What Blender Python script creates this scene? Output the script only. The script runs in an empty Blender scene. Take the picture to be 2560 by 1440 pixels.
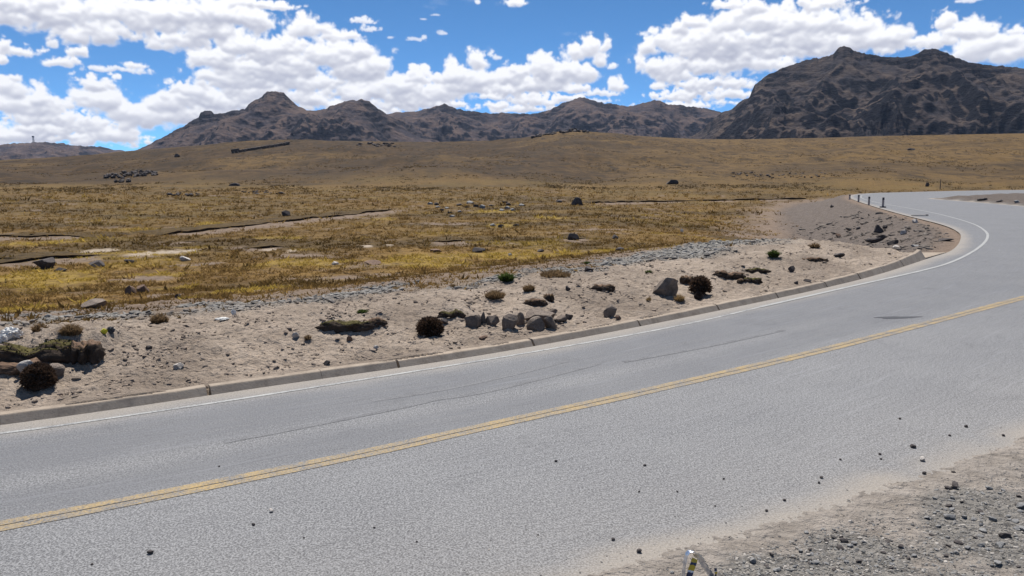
import bpy, bmesh, math, random
import numpy as np
from mathutils import Vector, Matrix, Euler

random.seed(7)
RNG = np.random.default_rng(11)
scene = bpy.context.scene
COL = scene.collection

# ------------------------------------------------------------------ camera
F, EYE = 1934.0, 3.2                       # focal length in photo pixels (2560 wide), eye height in metres
PITCH = math.atan(290 / F)
cam_data = bpy.data.cameras.new('camera')
cam_data.sensor_width = 36
cam_data.lens = 36 * F / 2560
cam_data.clip_start = 0.1
cam_data.clip_end = 60000
cam = bpy.data.objects.new('camera', cam_data)
COL.objects.link(cam)
cam.location = (0, 0, EYE)
cam.rotation_euler = (math.pi / 2 - PITCH, 0, 0)
scene.camera = cam

# ------------------------------------------------------------------ light
SUN_EL, SUN_AZ = math.radians(60), math.radians(-6)       # azimuth from +Y towards +X
sd = bpy.data.lights.new('sun', 'SUN')
sd.energy = 5.0
sd.angle = math.radians(0.53)
sd.color = (1.0, 0.955, 0.89)
sun = bpy.data.objects.new('sun', sd)
COL.objects.link(sun)
SDIR = Vector((math.sin(SUN_AZ) * math.cos(SUN_EL), math.cos(SUN_AZ) * math.cos(SUN_EL), math.sin(SUN_EL)))
sun.rotation_euler = SDIR.to_track_quat('Z', 'Y').to_euler()
sun.location = SDIR * 50

scene.view_settings.view_transform = 'Standard'
scene.view_settings.look = 'None'
scene.view_settings.gamma = 1
scene.view_settings.use_curve_mapping = False
scene.view_settings.exposure = 0.15
scene.cycles.max_bounces = 4
scene.cycles.diffuse_bounces = 2
scene.cycles.glossy_bounces = 2
scene.cycles.transmission_bounces = 2
scene.cycles.use_denoising = True


class NT:
    """small node-tree helper"""
    def __init__(self, tree):
        self.t = tree
        self.n = tree.nodes
        self.l = tree.links

    def node(self, typ, **kw):
        n = self.n.new(typ)
        for k, v in kw.items():
            setattr(n, k, v)
        return n

    def put(self, sock, v):
        if isinstance(v, bpy.types.NodeSocket):
            self.l.new(v, sock)
        elif v is not None:
            if isinstance(v, (tuple, list)) and len(v) == 3 and sock.type == 'RGBA':
                v = (*v, 1)
            sock.default_value = v

    def math(self, op, a, b=None, c=None, clamp=False):
        n = self.node('ShaderNodeMath', operation=op, use_clamp=clamp)
        self.put(n.inputs[0], a)
        if b is not None: self.put(n.inputs[1], b)
        if c is not None: self.put(n.inputs[2], c)
        return n.outputs[0]

    def vmath(self, op, a, b=None):
        n = self.node('ShaderNodeVectorMath', operation=op)
        self.put(n.inputs[0], a)
        if b is not None: self.put(n.inputs[1], b)
        return n.outputs[0]

    def mix(self, fac, a, b, blend='MIX'):
        n = self.node('ShaderNodeMix', data_type='RGBA', blend_type=blend, clamp_factor=True)
        self.put(n.inputs[0], fac)
        self.put(n.inputs[6], a)
        self.put(n.inputs[7], b)
        return n.outputs[2]

    def noise(self, vec, scale, detail=4, rough=0.55, dist=0.0, lac=2.0):
        n = self.node('ShaderNodeTexNoise')
        self.put(n.inputs['Vector'], vec)
        n.inputs['Scale'].default_value = scale
        n.inputs['Detail'].default_value = detail
        n.inputs['Roughness'].default_value = rough
        n.inputs['Distortion'].default_value = dist
        n.inputs['Lacunarity'].default_value = lac
        return n.outputs[0]

    def voronoi(self, vec, scale, feature='F1', detail=0, rough=0.5, out=0, rand=1.0):
        n = self.node('ShaderNodeTexVoronoi', feature=feature)
        self.put(n.inputs['Vector'], vec)
        n.inputs['Scale'].default_value = scale
        n.inputs['Detail'].default_value = detail
        n.inputs['Roughness'].default_value = rough
        n.inputs['Randomness'].default_value = rand
        return n.outputs[out]

    def ramp(self, v, lo, hi, a=0.0, b=1.0, smooth=False):
        n = self.node('ShaderNodeMapRange', interpolation_type='SMOOTHSTEP' if smooth else 'LINEAR')
        self.put(n.inputs[0], v)
        n.inputs[1].default_value = lo
        n.inputs[2].default_value = hi
        n.inputs[3].default_value = a
        n.inputs[4].default_value = b
        return n.outputs[0]

    def attr(self, name, out='Fac'):
        n = self.node('ShaderNodeAttribute', attribute_name=name)
        return n.outputs[out]

    def bump(self, h, strength, dist, normal=None):
        n = self.node('ShaderNodeBump')
        n.inputs['Strength'].default_value = strength
        n.inputs['Distance'].default_value = dist
        self.put(n.inputs['Height'], h)
        if normal is not None: self.put(n.inputs['Normal'], normal)
        return n.outputs[0]


def pix_dir(px, py):
    u, v = (px - 1280) / F, (720 - py) / F
    d = np.array([u, math.cos(PITCH) + v * math.sin(PITCH), -math.sin(PITCH) + v * math.cos(PITCH)])
    return d / np.linalg.norm(d)


# ------------------------------------------------------------------ numpy noise
_perm = np.random.default_rng(3).permutation(256)
_perm = np.concatenate([_perm, _perm, _perm]).astype(np.int32)
_g2 = np.stack([np.cos(np.arange(256) * 2.399963), np.sin(np.arange(256) * 2.399963)], 1).astype(np.float32)
_gx, _gy = np.ascontiguousarray(_g2[:, 0]), np.ascontiguousarray(_g2[:, 1])


def pnoise(x, y, seed=0):
    x = np.asarray(x, np.float32) + np.float32(seed * 17.13)
    y = np.asarray(y, np.float32) - np.float32(seed * 9.71)
    xi, yi = np.floor(x), np.floor(y)
    xf, yf = x - xi, y - yi
    xi, yi = xi.astype(np.int32) & 255, yi.astype(np.int32) & 255
    u, v = xf * xf * xf * (xf * (xf * 6 - 15) + 10), yf * yf * yf * (yf * (yf * 6 - 15) + 10)
    def gr(ix, iy, dx, dy):
        h = _perm[_perm[ix & 255] + (iy & 255)]
        return _gx[h] * dx + _gy[h] * dy
    a, b = gr(xi, yi, xf, yf), gr(xi + 1, yi, xf - 1, yf)
    c, d = gr(xi, yi + 1, xf, yf - 1), gr(xi + 1, yi + 1, xf - 1, yf - 1)
    return ((a + u * (b - a)) * (1 - v) + (c + u * (d - c)) * v) * 1.45


def fbm(x, y, octs=4, seed=0, gain=0.5):
    s, a, t = 0.0, 1.0, 0.0
    for k in range(octs):
        s = s + a * pnoise(x * 2 ** k, y * 2 ** k, seed + k)
        t += a
        a *= gain
    return s / t


def ridged(x, y, octs=4, seed=0, gain=0.5):
    s, a, t = 0.0, 1.0, 0.0
    for k in range(octs):
        s = s + a * (1 - np.abs(pnoise(x * 2 ** k, y * 2 ** k, seed + k)) * 1.6)
        t += a
        a *= gain
    return s / t


def S(x, a, b):
    t = np.clip((np.asarray(x, float) - a) / (b - a), 0, 1)
    return t * t * (3 - 2 * t)


# ------------------------------------------------------------------ sky: Nishita blue with cumulus
# Every cumulus turret stands at its own bearing and height (cx, cy, half width, half height in 1/F radians); together they
# make a density + light map over bearing and elevation, which the world shader mixes over the blue.
MASS = [(100, 20, 190, 52), (30, 40, 120, 34), (230, 78, 125, 34), (330, 40, 130, 45), (430, 35, 110, 50), (560, 42, 105, 52), (450, 105, 88, 28), (390, 114, 22, 16), (520, 75, 90, 40),
        (640, 62, 40, 42), (620, 12, 50, 18), (765, 68, 58, 36), (830, 92, 34, 20), (690, 14, 66, 12), (600, 112, 80, 34), (690, 118, 95, 34), (640, 150, 125, 28), (540, 152, 60, 36), (625, 172, 100, 28),
        (820, 140, 80, 48), (885, 165, 70, 56), (720, 160, 90, 34), (600, 213, 115, 26), (470, 228, 46, 22), (435, 258, 66, 34), (520, 245, 112, 38), (640, 228, 95, 34), (745, 205, 105, 40), (765, 252, 115, 34), (600, 275, 150, 30),
        (460, 295, 90, 32), (900, 128, 48, 34), (950, 165, 38, 38), (905, 178, 84, 40), (905, 228, 105, 45), (1000, 218, 60, 34), (1052, 192, 44, 24), (1092, 198, 30, 20), (1020, 246, 125, 34), (880, 270, 120, 26),
        (1150, 188, 50, 34), (1192, 152, 40, 34), (1244, 146, 12, 8), (1160, 216, 92, 28), (1272, 196, 50, 38), (1300, 180, 34, 25), (1350, 172, 46, 44), (1385, 195, 70, 38), (1440, 132, 34, 30), (1480, 120, 40, 34), (1500, 152, 28, 28), (1532, 166, 16, 10),
        (1330, 222, 112, 26), (1110, 260, 70, 16), (1232, 242, 40, 10), (1330, 252, 82, 20), (1240, 266, 52, 12), (1425, 250, 38, 12), (1300, 274, 92, 12), (1541, 217, 27, 27), (1442, 224, 40, 16), (1500, 234, 58, 10), (1495, 254, 44, 8),
        (1420, 178, 60, 40), (1240, 228, 85, 36), (1100, 228, 95, 38), (1465, 192, 46, 26), (1010, 262, 90, 20), (1200, 200, 50, 30), (1640, 165, 50, 36), (1810, 130, 120, 45), (2010, 95, 110, 40), (700, 175, 120, 36), (560, 190, 80, 28), (400, 285, 60, 36),
        (905, 52, 36, 9), (925, 74, 26, 8), (870, 90, 26, 14), (1038, 99, 26, 6), (1060, 93, 8, 7), (1106, 84, 15, 6), (1058, 49, 9, 3), (1090, 38, 16, 3), (975, 95, 8, 4), (1290, 6, 38, 11), (1193, 5, 10, 9),
        (1620, 126, 32, 28), (1662, 96, 42, 30), (1696, 72, 30, 30), (1742, 58, 50, 26), (1740, 102, 86, 54), (1832, 56, 50, 30), (1880, 26, 48, 30), (1905, 50, 62, 36), (1835, 108, 66, 52), (1960, 60, 92, 40), (1922, 96, 84, 45),
        (2060, 10, 92, 22), (2050, 56, 92, 38), (2132, 62, 70, 34), (2182, 86, 80, 44), (2236, 102, 52, 28), (2100, 112, 145, 36), (1960, 132, 125, 32), (1740, 168, 140, 32), (1685, 188, 62, 30), (1880, 160, 110, 26), (1780, 212, 150, 18), (1720, 240, 92, 20), (1832, 236, 62, 18), (1648, 214, 18, 14), (1700, 266, 112, 14),
        (2330, 106, 52, 20), (2372, 98, 24, 18), (2364, 56, 28, 25), (2400, 82, 42, 25), (2442, 76, 40, 30), (2482, 106, 62, 30), (2440, 132, 62, 28), (2532, 132, 52, 30), (2542, 78, 24, 11), (2422, 2, 28, 8), (1820, 13, 46, 13),
        (240, 212, 48, 24), (250, 250, 60, 44), (312, 272, 54, 44), (348, 305, 40, 42), (20, 228, 40, 30), (38, 198, 14, 12), (60, 262, 92, 38), (104, 252, 30, 24), (110, 296, 104, 24), (162, 302, 62, 20), (60, 332, 125, 28), (80, 322, 46, 18),
        (182, 326, 62, 15), (272, 338, 66, 28), (232, 312, 40, 24), (160, 350, 220, 20), (45, 131, 46, 17), (12, 116, 12, 16), (6, 152, 12, 13), (152, 156, 40, 16), (200, 132, 24, 17), (130, 112, 13, 11), (305, 176, 70, 9), (340, 166, 26, 11), (248, 173, 20, 9)]
CW, CH, AZ0, AZ1, EL0, EL1 = 1900, 410, math.radians(-47), math.radians(47), math.radians(-2), math.radians(18.3)


def grow_clouds():
    r = np.random.default_rng(12)
    k = (CW - 1) / (AZ1 - AZ0)                              # map pixels per radian
    masses = []
    for (cx, cy, rx, ry) in MASS:
        d = pix_dir(cx, cy)
        masses.append(((math.atan2(d[0], d[1]) - AZ0) * k, (math.asin(d[2]) - EL0) * k, rx * 1.09 / F * k, ry * 1.12 / F * k))
    for i in range(40):                                     # the same weather beyond the frame
        out = r.uniform() < .5
        az = r.choice([-1, 1]) * r.uniform(.66, .81) if out else r.uniform(-.6, .6); el = r.uniform(.0, .3) if out else r.uniform(.255, .31)
        masses.append(((az - AZ0) * k, (el - EL0) * k, r.uniform(30, 100), r.uniform(15, 32)))
    U, V = np.meshgrid(np.arange(CW, dtype=np.float32), np.arange(CH, dtype=np.float32))
    bil = np.zeros((CH, CW), np.float32); amp = 1.0
    wx = 5 * fbm(U / 30, V / 30, 3, 61); wy = 5 * fbm(U / 30, V / 30, 3, 71)
    for o in range(6):                                      # rounded heads with creases between them
        sc_ = 40 / 1.95 ** o
        bil += amp * (np.abs(pnoise((U + wx) / sc_, (V + wy) / sc_, 40 + o)) - .30)
        amp *= .54
    rag = fbm(U / 22, V / 16, 5, 81, .62)
    mid = fbm(U / 60, V / 45, 4, 86, .55)
    A = np.zeros((CH, CW), np.float32); Lm = np.full((CH, CW), .9, np.float32)
    masses.sort(key=lambda m: m[1] - .6 * m[3])
    for (u, v, a, b) in masses:
        e = 1.5
        x0, x1 = max(0, int(u - a * e) - 4), min(CW, int(u + a * e) + 5)
        y0, y1 = max(0, int(v - b * e) - 4), min(CH, int(v + b * e) + 5)
        if x0 >= x1 or y0 >= y1: continue
        ox, oy = int(r.integers(0, CW)), int(r.integers(0, CH))
        st = 1 if b > 17 else (2 if b > 7 else 3)           # small clouds have small heads
        ry_ = np.abs((np.arange(y0, y1) * st + oy) % (2 * CH - 2) - (CH - 1)); rx_ = np.abs((np.arange(x0, x1) * st + ox) % (2 * CW - 2) - (CW - 1))
        B = np.take(np.take(bil, ry_, 0), rx_, 1)
        N = np.take(np.take(rag, ry_, 0), rx_, 1)
        long_ = min(1.0, max(0.0, (a / b - 2) / 2.5))
        M = np.take(np.take(mid, ry_, 0), rx_, 1)
        dx = (np.arange(x0, x1) - u)[None] / a + .25 * M; dy = (np.arange(y0, y1) - v)[:, None] / b + .45 * M * (1 + long_)
        dyb = np.where(dy < 0, dy * 1.35, dy)
        q = np.sqrt(dx * dx + dyb * dyb)
        big = min(1.0, b / 16)
        f = 1.0 - q + (.80 * B * (.35 + .65 * S(dy, -.7, .3)) + (.26 + .30 * long_) * N) * (.8 + .2 * big) + .25 * long_ * M
        al = S(f, -.02, .26 + .08 / max(.3, big) + .16 * S(-dy, .1, .8))
        H = np.sqrt(np.clip(f, 0, 1.2)) * (b + .35 * a * .3)
        for _b in range(2):
            H = (np.roll(H, 1, 0) + H + np.roll(H, -1, 0)) / 3; H = (np.roll(H, 1, 1) + H + np.roll(H, -1, 1)) / 3
        gy_, gx_ = np.gradient(H)
        nrm = np.sqrt(1 + gx_ ** 2 + gy_ ** 2)
        lam = (-gy_ * .80 + .10 * gx_ + .42) / nrm
        lit = .30 + .50 * S(dy + .3 * M, -.9, .6) + .44 * lam + .05 * N
        lit = lit + .22 * (1 - S(f, .05, .45)) * S(dy, -.6, .3)
        lit = lit - .10 * S(b, 12, 30) * S(-dy, .0, .8)
        al = al * (.55 + .45 * S(b, 2.5, 8))
        sl = (slice(y0, y1), slice(x0, x1))
        Lm[sl] = Lm[sl] * (1 - al) + lit * al
        A[sl] = A[sl] * (1 - al) + al
    wisp = S(fbm(U / 90, V / 34, 5, 91, .6), .30, .70) * .16
    A = np.maximum(A, wisp)
    sm = Lm
    for ax in (0, 1):
        sm = (np.roll(sm, 2, ax) + np.roll(sm, 1, ax) + sm + np.roll(sm, -1, ax) + np.roll(sm, -2, ax)) / 5
    Lm = .30 * Lm + .70 * sm
    # light lost to the cloud standing above each point
    acc = np.zeros(CW, np.float32); sh = np.zeros_like(A)
    for row in range(CH - 1, -1, -1):
        acc = acc * .955 + A[row]
        sh[row] = acc
    for ax in (0, 1):
        sh = sum(np.roll(sh, j, ax) for j in range(-4, 5)) / 9
    Lm = Lm + .24 - .34 * (1 - np.exp(-sh * .050))
    A = A * S(V, 4, 30)
    img = bpy.data.images.new('cumulus map', CW, CH, alpha=False, float_buffer=True)
    img.colorspace_settings.name = 'Non-Color'
    px = np.ones((CH, CW, 4), np.float32)
    px[..., 0] = A; px[..., 1] = np.clip(Lm, 0, 1); px[..., 2] = 0
    img.pixels.foreach_set(px.ravel())
    img.update()
    return img


world = bpy.data.worlds.new('World')
scene.world = world
world.use_nodes = True
W = NT(world.node_tree)
W.n.clear()
tc = W.node('ShaderNodeTexCoord')
dirv = W.vmath('NORMALIZE', tc.outputs['Generated'])
sp3 = W.node('ShaderNodeSeparateXYZ')
W.put(sp3.inputs[0], dirv)
azn = W.math('ARCTAN2', sp3.outputs[0], sp3.outputs[1])
eln = W.math('ARCSINE', sp3.outputs[2])
cuv = W.node('ShaderNodeCombineXYZ')
W.put(cuv.inputs[0], W.ramp(azn, AZ0, AZ1))
W.put(cuv.inputs[1], W.ramp(eln, EL0, EL1))
ctex = W.node('ShaderNodeTexImage', interpolation='Cubic', extension='EXTEND')
ctex.image = grow_clouds()
W.put(ctex.inputs[0], cuv.outputs[0])
csep = W.node('ShaderNodeSeparateColor')
W.put(csep.inputs[0], ctex.outputs[0])
infront = W.math('MULTIPLY', W.ramp(W.math('ABSOLUTE', azn), .80, .72), W.ramp(eln, math.radians(17.8), math.radians(15)))
rest = W.noise(W.vmath('MULTIPLY', dirv, (1, 1, 1.8)), 3.6, 6, .6, .4)
rest_a = W.ramp(rest, .55, .68, 0, .95, True)
alpha = W.mix(infront, rest_a, csep.outputs[0])
lit = W.mix(infront, W.ramp(rest, .52, .8, .95, .6), csep.outputs[1])
ccol = W.mix(lit, (0.38, 0.40, 0.51), (1.0, 1.0, 1.02))
sky = W.node('ShaderNodeTexSky', sky_type='NISHITA')
sky.sun_disc = False
sky.sun_elevation = SUN_EL
sky.sun_rotation = SUN_AZ
sky.altitude = 3900
sky.air_density = 0.5
sky.dust_density = 0.0
sky.ozone_density = 6.0
SKY = 0.145
blue = W.vmath('MULTIPLY', sky.outputs[0], (SKY * .62, SKY * .98, SKY))
bg = W.node('ShaderNodeBackground')
W.put(bg.inputs[0], W.mix(alpha, blue, ccol))
bg.inputs[1].default_value = 1.0
wo = W.node('ShaderNodeOutputWorld')
W.l.new(bg.outputs[0], wo.inputs[0])
world.cycles.sampling_method = 'MANUAL'
world.cycles.sample_map_resolution = 512


def unproj(px, py, z=0.0):
    d = pix_dir(px, py)
    k = (z - EYE) / d[2]
    return np.array([d[0] * k, d[1] * k])


def catmull(pts, n):
    pts = np.asarray(pts, float)
    p = np.vstack([2 * pts[0] - pts[1], pts, 2 * pts[-1] - pts[-2]])
    out = []
    for i in range(1, len(p) - 2):
        for t in np.arange(n) / n:
            a, b, c, d = p[i - 1], p[i], p[i + 1], p[i + 2]
            out.append(0.5 * ((2 * b) + (-a + c) * t + (2 * a - 5 * b + 4 * c - d) * t * t + (-a + 3 * b - 3 * c + d) * t ** 3))
    out.append(pts[-1])
    return np.array(out)


def poly_dist(x, y, P):
    """signed distance (left of travel positive) and arc length of the nearest point"""
    x = np.asarray(x, np.float32); y = np.asarray(y, np.float32)
    best = np.full(x.shape, 1e18, np.float32); sg = np.zeros(x.shape, np.float32); tt = np.zeros(x.shape, np.float32)
    acc_l = 0.0
    for i in range(len(P) - 1):
        ax, ay = (np.float32(q) for q in P[i]); dx, dy = (np.float32(q) for q in P[i + 1] - P[i])
        L = math.hypot(dx, dy) + 1e-9
        px_, py_ = x - ax, y - ay
        k = np.clip((px_ * dx + py_ * dy) / np.float32(L * L), 0, 1)
        ex, ey = px_ - k * dx, py_ - k * dy
        d2 = ex * ex + ey * ey
        m = np.nonzero(d2 < best)[0]
        best[m] = d2[m]
        sg[m] = np.sign(dx * py_[m] - dy * px_[m])
        tt[m] = acc_l + k[m] * np.float32(L)
        acc_l += L
    return np.sqrt(best).astype(float) * np.where(sg == 0, 1, sg), tt.astype(float)


# ------------------------------------------------------------------ layout of the road (metres)
PAIRS = [((-40, -7), (-36, -12)), ((-20, 2.6), (-17, -3.4)), ((-12, 6.6), (-8.5, 1.2)), ((-6.54, 9.52), (-3, 4.1)), ((-3.83, 11.22), (0, 5.45)), ((0, 13.74), (4.0, 7.6)),
         ((4.85, 17.81), (9.0, 10.85)), ((10.53, 23.13), (17, 16.6)), ((15.71, 28.95), (24.5, 24)), ((18.25, 31.97), (28, 28)),
         ((21.3, 36.7), (34, 38)), ((24.05, 41.7), (37, 44)), ((26.6, 48.2), (40, 50)), ((29.9, 59.8), (45, 62)),
         ((34.3, 74), (48.4, 73.4)), ((40.5, 92.6), (50.2, 88)), ((45.6, 105), (50.8, 94.7)), ((51.2, 114.6), (56, 98.8)),
         ((60, 123), (66, 107.5)), ((91, 140.5), (95, 124)), ((160, 160), (162, 141)), ((300, 190), (300, 170))]
LB = catmull([p[0] for p in PAIRS], 5)
RB = catmull([p[1] for p in PAIRS], 5)
_k = poly_dist(np.array([15.71]), np.array([28.95]), LB)
T_END = float(_k[1][0])                                   # where the kerb ends

KH_T = [0.0, T_END - 19, T_END - 10, T_END - 8, T_END - 4.0, T_END - 1.2, T_END - .1]
KH_H = [.11, .11, .145, .17, .20, .27, .37]


def kerb_h(t):
    return np.interp(t, KH_T, KH_H)


CREST = np.array([(-900, 440), (-300, 420), (0, 402), (150, 396), (290, 380), (350, 375), (500, 363), (620, 353), (740, 349), (850, 352), (1000, 354),
                  (1230, 357), (1300, 348), (1360, 336), (1410, 328), (1440, 325), (1480, 330), (1600, 340), (1750, 348), (1870, 348), (2000, 346),
                  (2200, 340), (2560, 333), (2900, 330), (4000, 345)], float)
_cd = np.array([pix_dir(a, b) for a, b in CREST])
CREST_AZ = np.arctan2(_cd[:, 0], _cd[:, 1])
CREST_T = _cd[:, 2] / np.hypot(_cd[:, 0], _cd[:, 1])


def plain_z(x, y):
    r = np.hypot(x, y)
    az = np.arctan2(x, y)
    z = -0.75 - 1.1 * S(x, 6, 24) * (1 - S(r, 110, 220)) + 0.0022 * np.minimum(r, 250)
    rc = 720 + 90 * pnoise(az * 5, az * 0 + 0.3, 5)
    zc = EYE + rc * np.interp(az, CREST_AZ, CREST_T)
    foot = 215 + 45 * pnoise(az * 6, az * 0 + 4.4, 8)
    t = np.clip((r - foot) / (rc - foot), 0, 1)
    up = 0.62 * t + 0.38 * t * t * (3 - 2 * t)
    base = -0.75 + 0.0022 * 250
    z = z + (zc - base) * up
    z = z - np.maximum(r - rc, 0) * 0.05 * S(r, rc, rc + 200) * (r < 1500) - (r >= 1500) * (1500 - rc) * 0.05
    lump = S(r, 200, 300) * (1 - S(r, 620, 700))
    z = z + lump * (4.6 * fbm(x / 85, y / 85, 3, 21) + 1.1 * fbm(x / 18, y / 18, 2, 25))
    return z


def G0(px, py):
    """point of the undisturbed plain seen at a photo pixel"""
    d = pix_dir(px, py)
    hd = math.hypot(d[0], d[1])
    rs = np.geomspace(3, 1500, 900)
    X, Y = d[0] / hd * rs, d[1] / hd * rs
    Z = EYE + d[2] / hd * rs
    hit = np.nonzero(Z <= plain_z(X, Y))[0]
    k = hit[0] if len(hit) else len(rs) - 1
    return np.array([X[k], Y[k]])


# eroded earth banks across the plain (photo pixels of the bank's upper edge, drop in m)
BANKS_PX = [([(-60, 664), (0, 660), (60, 655), (110, 649), (180, 645), (250, 640), (285, 637)], 0.42),
            ([(380, 590), (470, 582), (600, 568), (700, 556), (800, 545), (900, 535), (985, 525)], 0.55),
            ([(-60, 591), (60, 593), (150, 590), (240, 597)], 0.30),
            ([(430, 603), (535, 605)], 0.25), ([(578, 621), (640, 620), (700, 618), (750, 620)], 0.38),
            ([(835, 612), (905, 611)], 0.35), ([(1045, 605), (1120, 604), (1205, 602)], 0.30),
            ([(1370, 598), (1500, 597)], 0.30), ([(1470, 509), (1600, 506), (1700, 504), (1800, 502), (1900, 500), (2030, 498)], 0.60),
            ([(1820, 603), (1900, 606), (1960, 612)], 0.30), ([(1255, 627), (1312, 625)], 0.22), ([(1580, 620), (1620, 619)], 0.22), ([(1480, 584), (1535, 578)], 0.22)]
BANKS = [(catmull([G0(*p) for p in pl], 3), d * (.30 if pl[0][1] > 540 else .42)) for pl, d in BANKS_PX]


# sods on the verge (photo pixel of the foot, width, height); the sand is heaped behind each
SODS = [(95, 918, 215, 62), (205, 905, 70, 60), (862, 830, 140, 32), (935, 815, 60, 24), (1128, 800, 70, 26), (1338, 765, 60, 22), (1372, 752, 28, 22), (1510, 728, 56, 20), (1720, 710, 36, 26), (1826, 698, 78, 26), (1883, 708, 46, 17), (1895, 683, 60, 12), (2040, 655, 60, 12)]
MOUNDS = []
for (sx_, sy_, sw_, sh_) in SODS:
    q_ = unproj(sx_, sy_, .3); dq = math.hypot(*q_) / F
    MOUNDS.append((q_[0], q_[1] + .35 + .2 * sw_ * dq, sw_ * dq * .6, .55 + .15 * sw_ * dq, sh_ * dq * .75))


def surface(x, y, detail=True):
    """ground height, and signed distances to the road edges"""
    x = np.asarray(x, float); y = np.asarray(y, float)
    r = np.hypot(x, y)
    z = plain_z(x, y)
    sL = np.full(x.shape, 1e3); tL = np.zeros(x.shape); sR = np.full(x.shape, -1e3)
    m = (r < 330) & (x > -60)
    if m.any():
        a, b = poly_dist(x[m], y[m], LB)
        sL[m] = a; tL[m] = b
        sR[m] = -poly_dist(x[m], y[m], RB)[0]
    if detail:
        z = z + (0.10 * fbm(x * 0.35, y * 0.35, 3, 31) + 0.05 * fbm(x * 1.7, y * 1.7, 2, 35)) * S(sL, 5, 12) + 0.05 * S(r, 60, 140) * fbm(x * .9, y * .9, 2, 39)
    bank_f = np.zeros(x.shape)
    for P, drop in BANKS:
        lo, hi = P.min(0) - 8, P.max(0) + 8
        mm = (x > lo[0]) & (x < hi[0]) & (y > lo[1]) & (y < hi[1])
        if not mm.any(): continue
        s, t = poly_dist(x[mm], y[mm], P)
        L = np.hypot(*np.diff(P, axis=0).T).sum()
        s = -s + 0.25 * pnoise(x[mm] * 1.3, y[mm] * 1.3, 51)              # towards the camera positive
        end = S(t, 0, 1.5) * (1 - S(t, L - 1.5, L))
        g = np.where(s > 0, np.clip(1 - s / 4.5, 0, 1), 0) * end
        bank_f[mm] = np.maximum(bank_f[mm], g)
    # kerb side: sandy berm falling to the plain, with hummocks held by sods
    mound = np.zeros(x.shape)
    if detail:
        for (mx_, my_, mw, md, mh) in MOUNDS:
            mm = np.nonzero((np.abs(x - mx_) < mw * 3) & (np.abs(y - my_) < md * 3))[0]
            if len(mm):
                dy_ = (y[mm] - my_) / md
                mound[mm] = np.maximum(mound[mm], mh * np.exp(-((x[mm] - mx_) / mw) ** 2 * 1.2 - np.where(dy_ > 0, dy_ * .7, dy_ * 1.6) ** 2))
    ktop = np.minimum(kerb_h(tL), .26) - .006 + .03 * S(fbm(x * .7, y * .7, 3, 57), .0, .4) * detail
    berm = ktop + 0.30 * S(sL, 0.3, 3.2) - 0.16 * S(sL, 4.2, 7)
    if detail:
        near = S(sL, 0.16, 0.6)
        wobble = pnoise(x * .5, y * .5, 61)
        berm = berm + near * (0.05 * fbm(x * 1.1, y * 1.1, 2, 63) + 0.085 * fbm(x * 2.4, y * 2.4, 3, 66) + 0.075 * np.abs(fbm(x * 6, y * 6, 2, 69)))
    berm = berm + mound * S(sL, .3, .9)
    w = S(sL, 5.5, 16)
    zk = berm * (1 - w) + z * w
    zk = np.where(sL < .62 * kerb_h(tL) + .05, -0.3, zk)
    # embankment past the kerb
    ze = np.maximum(z, -0.04 - 0.02 * sL - 0.30 * np.maximum(sL - 1.3, 0))
    if detail:
        ze = ze + S(sL, 0.2, 1.0) * (1 - S(sL, 7, 11)) * (0.13 * fbm(x * 1.3, y * 1.3, 3, 71) + 0.16 * fbm(x * .4, y * .4, 2, 72)) * (1 - 0.6 * (sL < 1.0))
    ze = np.where(sL < 0.0, -0.06, ze)
    q = S(tL, T_END - 1.6, T_END + 1.2)
    zl = zk * (1 - q) + ze * q
    z = np.where(sL < 200, zl, z)
    # camera side shoulder lies on the road edge
    zr = -0.030 + 0.055 * S(sR, -0.45, 0.35) + 0.02 * S(sR, 0.5, 3) + 0.35 * S(sR, .6, 3) * S(r, 30, 60)
    if detail:
        zr = zr + S(sR, -0.8, 0.2) * (0.016 * fbm(x * 2.2, y * 2.2, 3, 81) + 0.013 * fbm(x * 11, y * 11, 2, 85)) + 0.12 * S(sR, 1, 5) * S(r, 30, 60) * fbm(x * .6, y * .6, 3, 88)
    z = np.where((sL < 0.09) & (sR > -1.3), np.where(sR < -1.25, -0.06, zr), z)
    return z, sL, tL, sR, bank_f


def ground_at(x, y):
    return float(surface(np.array([x]), np.array([y]))[0][0])


def G(px, py):
    """point of the ground seen at a photo pixel, and its distance"""
    d = pix_dir(px, py)
    hd = math.hypot(d[0], d[1])
    rs = np.geomspace(3, 1500, 1500)
    X, Y = d[0] / hd * rs, d[1] / hd * rs
    Z = EYE + d[2] / hd * rs
    z, sL, tL, sR, _ = surface(X, Y)
    z = np.where((sL < 0.05) & (sR < 0), 0.0, z)
    hit = np.nonzero(Z <= z)[0]
    k = hit[0] if len(hit) else len(rs) - 1
    return Vector((X[k], Y[k], z[k])), math.sqrt(rs[k] ** 2 + (EYE - z[k]) ** 2)


# ------------------------------------------------------------------ object helpers
def link(o, parent=None):
    COL.objects.link(o)
    if parent is not None:
        o.parent = parent
    return o


def tag(o, label=None, cat=None, group=None, kind=None):
    if label: o['label'] = label
    if cat: o['category'] = cat
    if group: o['group'] = group
    if kind: o['kind'] = kind
    return o


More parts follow.
